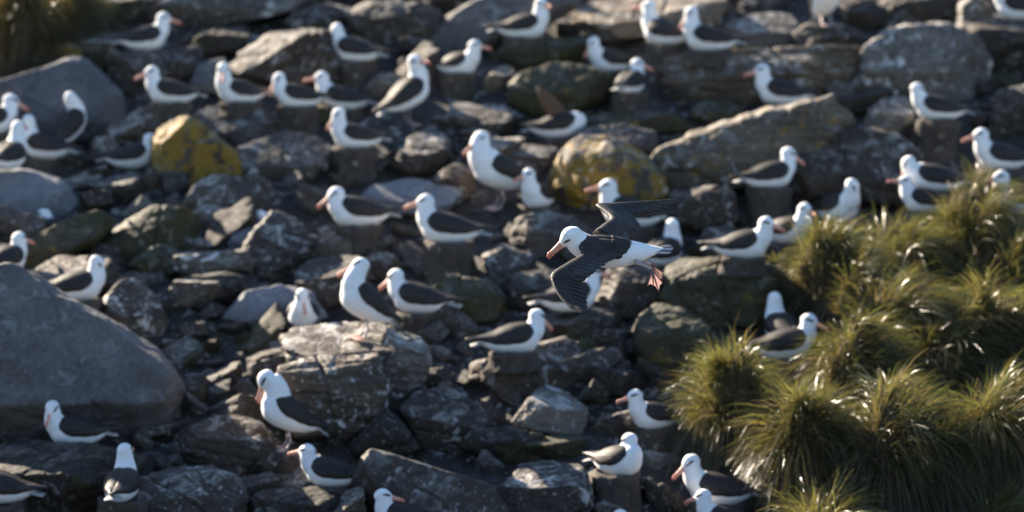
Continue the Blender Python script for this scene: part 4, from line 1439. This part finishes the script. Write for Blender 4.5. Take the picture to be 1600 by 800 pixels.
NEAR_L = [(908, 374, .07), (904, 386, .15), (907, 399, .21), (885, 412, .36), (862, 427, .50), (863, 444, .57), (875, 466, .66), (892, 482, .74), (912, 491.5, .80)]
NEAR_T = [(977, 388, .05), (967, 397, .13), (954, 405, .20), (936, 419, .34), (919, 430, .45), (911, 443, .50), (917, 459, .60), (918, 477, .70), (916, 489, .79)]
FAR_L = [(926, 363, -.05), (942, 350, -.15), (953, 341, -.24), (944, 330, -.33), (931, 319, -.44), (957, 317, -.53), (996, 314.5, -.63), (1035, 312, -.73), (1065, 309.5, -.82)]
FAR_T = [(979, 387, -.03), (983, 378, -.12), (984, 369, -.20), (999, 359, -.30), (997, 347, -.40), (990, 338, -.46), (1014, 334, -.60), (1042, 326, -.71), (1065, 313, -.81)]
wing(NEAR_L, NEAR_T, False, 13, 'near')
wing(FAR_L, FAR_T, True, 13, 'far')


# legs and webbed feet trailing behind
def hero_foot(hip, ankle, toes, webm):
    g = Geo()
    P = [hp(*hip) - HL, hp(*((np.array(hip) + np.array(ankle)) / 2)) - HL, hp(*ankle) - HL]
    g.tube(P, [0.020, 0.013, 0.011], m=10)
    leg = g.obj('leg', M['leg'], HERO)
    A0 = hp(*ankle) - HL
    T_ = [hp(*t) - HL for t in toes]
    g = Geo()
    mid = []
    for i in range(len(T_)):
        mid.append(T_[i])
        if i < len(T_) - 1:
            mid.append((T_[i] + T_[i + 1]) / 2 * 0.90 + A0 * 0.10)
    nn = (T_[0] - A0).cross(T_[-1] - A0).normalized() * 0.0012
    vs = [A0] + mid
    n = len(vs)
    g.v = [tuple(v + nn) for v in vs] + [tuple(v - nn) for v in vs]
    for i in range(1, n - 1):
        g.f += [(0, i, i + 1), (n, n + i + 1, n + i), (i, n + i, n + i + 1, i + 1)]
    g.f += [(0, n, n + 1, 1), (0, n - 1, 2 * n - 1, n)]
    ft = g.obj('foot_web', M['web'], leg, smooth=False)
    for t in T_:
        g = Geo()
        g.tube([A0, (A0 + t) / 2 + nn * 2, t + (t - A0) * 0.06], [0.0080, 0.0060, 0.0025], m=8)
        g.obj('toe', M['webdark'], leg)


hero_foot((998, 403, -.02), (1017, 413, -.04), [(1036, 426, -.03), (1035, 436, -.07), (1026, 437, -.10)], 'web')
hero_foot((992, 408, .06), (1018, 420, .05), [(1012, 446, .08), (1021, 446, .05), (1029, 455, .03), (1035, 442, .0)], 'web')

# ------------------------------------------------------------------ fuse the plumage of every bird
bpy.context.view_layer.update()
dg = bpy.context.evaluated_depsgraph_get()
for o in PENDING:
    me = bpy.data.meshes.new_from_object(o.evaluated_get(dg))
    me.name = 'body'
    me.polygons.foreach_set('use_smooth', [True] * len(me.polygons))
    o.modifiers.clear()
    o.data = me

# ------------------------------------------------------------------ loose stones between the boulders
def inside(poly, x, y, grow=1.0):
    cx = sum(p[0] for p in poly) / len(poly)
    cy = sum(p[1] for p in poly) / len(poly)
    x, y = cx + (x - cx) / grow, cy + (y - cy) / grow
    s = None
    for i in range(len(poly)):
        (x0, y0), (x1, y1) = poly[i], poly[(i + 1) % len(poly)]
        c = (x1 - x0) * (y - y0) - (y1 - y0) * (x - x0)
        if s is None:
            s = c > 0
        elif (c > 0) != s:
            return False
    return True


rs = random.Random(21)
VARS = []
for k in range(26):
    planes = []
    a, b, c = 1.0, rs.uniform(0.6, 0.95), rs.uniform(0.32, 0.72)
    for ax in ((1, 0, 0), (0, 1, 0), (0, 0, 1)):
        for sg in (1, -1):
            v = Vector((ax[0] * sg + rs.uniform(-.3, .3), ax[1] * sg + rs.uniform(-.3, .3), ax[2] * sg + rs.uniform(-.3, .3))).normalized()
            planes.append((tuple(v), math.sqrt((v.x * a) ** 2 + (v.y * b) ** 2 + (v.z * c) ** 2) * rs.uniform(0.82, 1.0)))
    for _ in range(4):
        v = Vector((rs.gauss(0, 1), rs.gauss(0, 1), rs.gauss(0, 1))).normalized()
        sup = math.sqrt((v.x * a) ** 2 + (v.y * b) ** 2 + (v.z * c) ** 2)
        planes.append((tuple(v), sup * rs.uniform(0.62, 0.85)))
    P, F = polytope(planes, (a, b, c), 4, 300 + k, 44, 0.09)
    VARS.append((P, F, {}))


def var_mesh(k, mat):
    P, F, cache = VARS[k]
    if mat not in cache:
        me = bpy.data.meshes.new('stone')
        me.from_pydata(P.tolist(), [], F)
        me.materials.append(M[mat])
        me.polygons.foreach_set('use_smooth', [True] * len(me.polygons))
        me.set_sharp_from_angle(angle=R(26))
        cache[mat] = me
    return cache[mat]


WORDS = {'grey': 'grey', 'pale': 'pale grey', 'brown': 'brown', 'dark': 'dark', 'moss': 'mossy green', 'strata': 'banded grey'}
placed = []
GRASSY = [(1128, 650, 110, 130), (1400, 620, 230, 330), (1560, 560, 160, 300), (1250, 700, 150, 120)]
for gy in range(0, 840, 30):
    for gx in range(-10, 1620, 34):
        x, y = gx + rs.uniform(-18, 18), gy + rs.uniform(-16, 16)
        if any(inside(h, x, y, 0.92) for h, _ in ROCK_HULLS):
            continue
        if any(((x - cx) / rx) ** 2 + ((y - cy) / ry) ** 2 < 1 for cx, cy, rx, ry in GRASSY):
            continue
        if any(abs(x - b['x']) < 52 and -62 < y - b['y'] < 26 for b in BIRDS):
            continue
        r = min(44, max(9, rs.lognormvariate(3.12, 0.42)))
        placed.append((x, y, r))
placed.sort(key=lambda q: -q[2])
placed = placed[:290]
used = {}
STOP = set('with of the a an at in on to by under and that one its from beside behind over near'.split())


def brief(lbl, most=8):
    w_ = lbl.split()[:most]
    while w_[-1] in STOP:
        w_.pop()
    return ' '.join(w_)


BRIEF = {}
for q in ROCKS:
    k_ = brief(q[3])
    if k_ in BRIEF:
        print('SAME BRIEF', k_)
    BRIEF[k_] = q
    assert len(q[3].split()) <= 16, q[3]
for (x, y, r) in placed:
    d = gdepth(x, y)
    kk = d / D0 / PPM
    w = pt(x, y, d)
    mat = rs.choices(['grey', 'pale', 'brown', 'dark', 'moss', 'strata'], [5, 2, 5, 3, 1, 2])[0]
    o = bpy.data.objects.new('stone', var_mesh(rs.randrange(26), mat))
    COL.objects.link(o)
    sz = r * kk
    o.location = (w[0], w[1], ground_z(w[0], w[1]) + sz * 0.25)
    o.rotation_euler = (rs.uniform(-0.2, 0.55), rs.gauss(-0.28, 0.3), rs.choice((0, math.pi)) + rs.uniform(-0.7, 0.7))
    o.scale = (sz * rs.uniform(1.0, 1.35), sz * rs.uniform(0.9, 1.2), sz * rs.uniform(0.75, 1.1))
    # say which one: by what it lies beside
    near = min(ROCKS, key=lambda q: (q[1] - x) ** 2 + (q[2] - y) ** 2)
    dx, dy = x - near[1], y - near[2]
    where = ('below' if dy > 0 else 'above') if abs(dy) > abs(dx) * 0.6 else 'beside'
    size = 'small' if r < 17 else 'medium' if r < 25 else 'sizeable'
    base = f"{size} {WORDS[mat]} stone {where} the {brief(near[3])}"
    used.setdefault(base, []).append((o, x, y))
for base, lst in used.items():
    lst.sort(key=lambda q: q[2])
    for i_, (o, x, y) in enumerate(lst):
        n_ = len(lst)
        if n_ == 1:
            lb = base
        elif n_ == 2:
            lb = ('upper ', 'lower ')[i_] + base
        else:
            lb = ('topmost ', 'second ', 'third ', 'fourth ', 'fifth ')[min(i_, 4)] + base
        tag(o, lb, 'rock', 'loose stones between the boulders')

# scree: the small broken stuff nobody could count
rg = np.random.RandomState(5)
U, F = ico(1)
V_, F2 = [], []
F = np.array(F)
n = 5200
for i in range(n):
    x, y = rg.uniform(-6.5, 6.5), rg.uniform(26.5, 38.5)
    r = min(0.055, 0.012 + rg.exponential(0.012))
    P = U * (1 + rg.uniform(-0.25, 0.25, U.shape)) * np.array([1, rg.uniform(.7, 1), rg.uniform(.5, .8)]) * r
    V_.append(P + np.array([x, y, ground_z(x, y) + r * 0.3]))
    F2.append(F + i * len(U))
so = mesh_obj('scree', np.concatenate(V_), np.concatenate(F2), M['grey'], smooth=False)
tag(so, 'fine grey scree scattered over the soil between the boulders', None, None, 'stuff')
so2 = []
# boulders going on beyond the frame, one mass
V_, F2, n0 = [], [], 0
for i in range(150):
    while True:
        x, y = rg.uniform(-16, 16), rg.uniform(25, 52)
        d = y / math.cos(PITCH)
        hwid = 3.72 * y / 24 + 0.5
        if abs(x) > hwid or y > 38.2 or y < 26.0:
            break
    P, F, _ = VARS[rg.randint(26)]
    r = rg.uniform(0.2, 0.6)
    if y < 26.0:
        r *= 0.4
    V_.append(P * r + np.array([x, y, ground_z(x, y) + r * 0.25]))
    F2 += [tuple(int(k) + n0 for k in f) for f in F]
    n0 += len(P)
bo = mesh_obj('rubble', np.concatenate(V_), F2, M['grey'])
tag(bo, 'boulder rubble continuing on the slope round the colony', None, None, 'stuff')


# dry grass stems standing up among the rocks
def stem(label, x, y, h, seed, mat='straw'):
    d = gdepth(x, y)
    p = pt(x, y, d)
    r_ = random.Random(seed)
    root = bpy.data.objects.new('dry_grass', None)
    root.location = tuple(p)
    COL.objects.link(root)
    tag(root, label, 'grass', 'dry grass stems')
    k = d / D0 / PPM
    for i in range(5):
        g = Geo()
        lx, ly = r_.uniform(-0.12, 0.12), r_.uniform(-0.1, 0.1)
        H = h * k * r_.uniform(0.7, 1.0)
        g.tube([(lx * 0.2, ly * 0.2, -0.05), (lx * 0.5, ly * 0.5, H * 0.5), (lx, ly, H)], [0.006, 0.005, 0.002], m=5)
        g.obj('stalk', M['straw'], root)
    return root


M['straw'] = feather_mat('dry_straw', (0.26, 0.20, 0.09), (0.38, 0.31, 0.16), (8, 8, 30), 0.7, 0.3, 0.2, trans=0.3)
stem('dry yellow grass stem in front of the dark rock wall', 1415, 44, 54, 3)
stem('russet grass stalks beside the bird at the side edge', 1520, 318, 70, 5)
stem('thin dry stalks at the pale sided boulder', 998, 560, 46, 9)

print('OBJECTS', len(bpy.data.objects), 'tris', sum(len(o.data.polygons) for o in bpy.data.objects if o.type == 'MESH'))
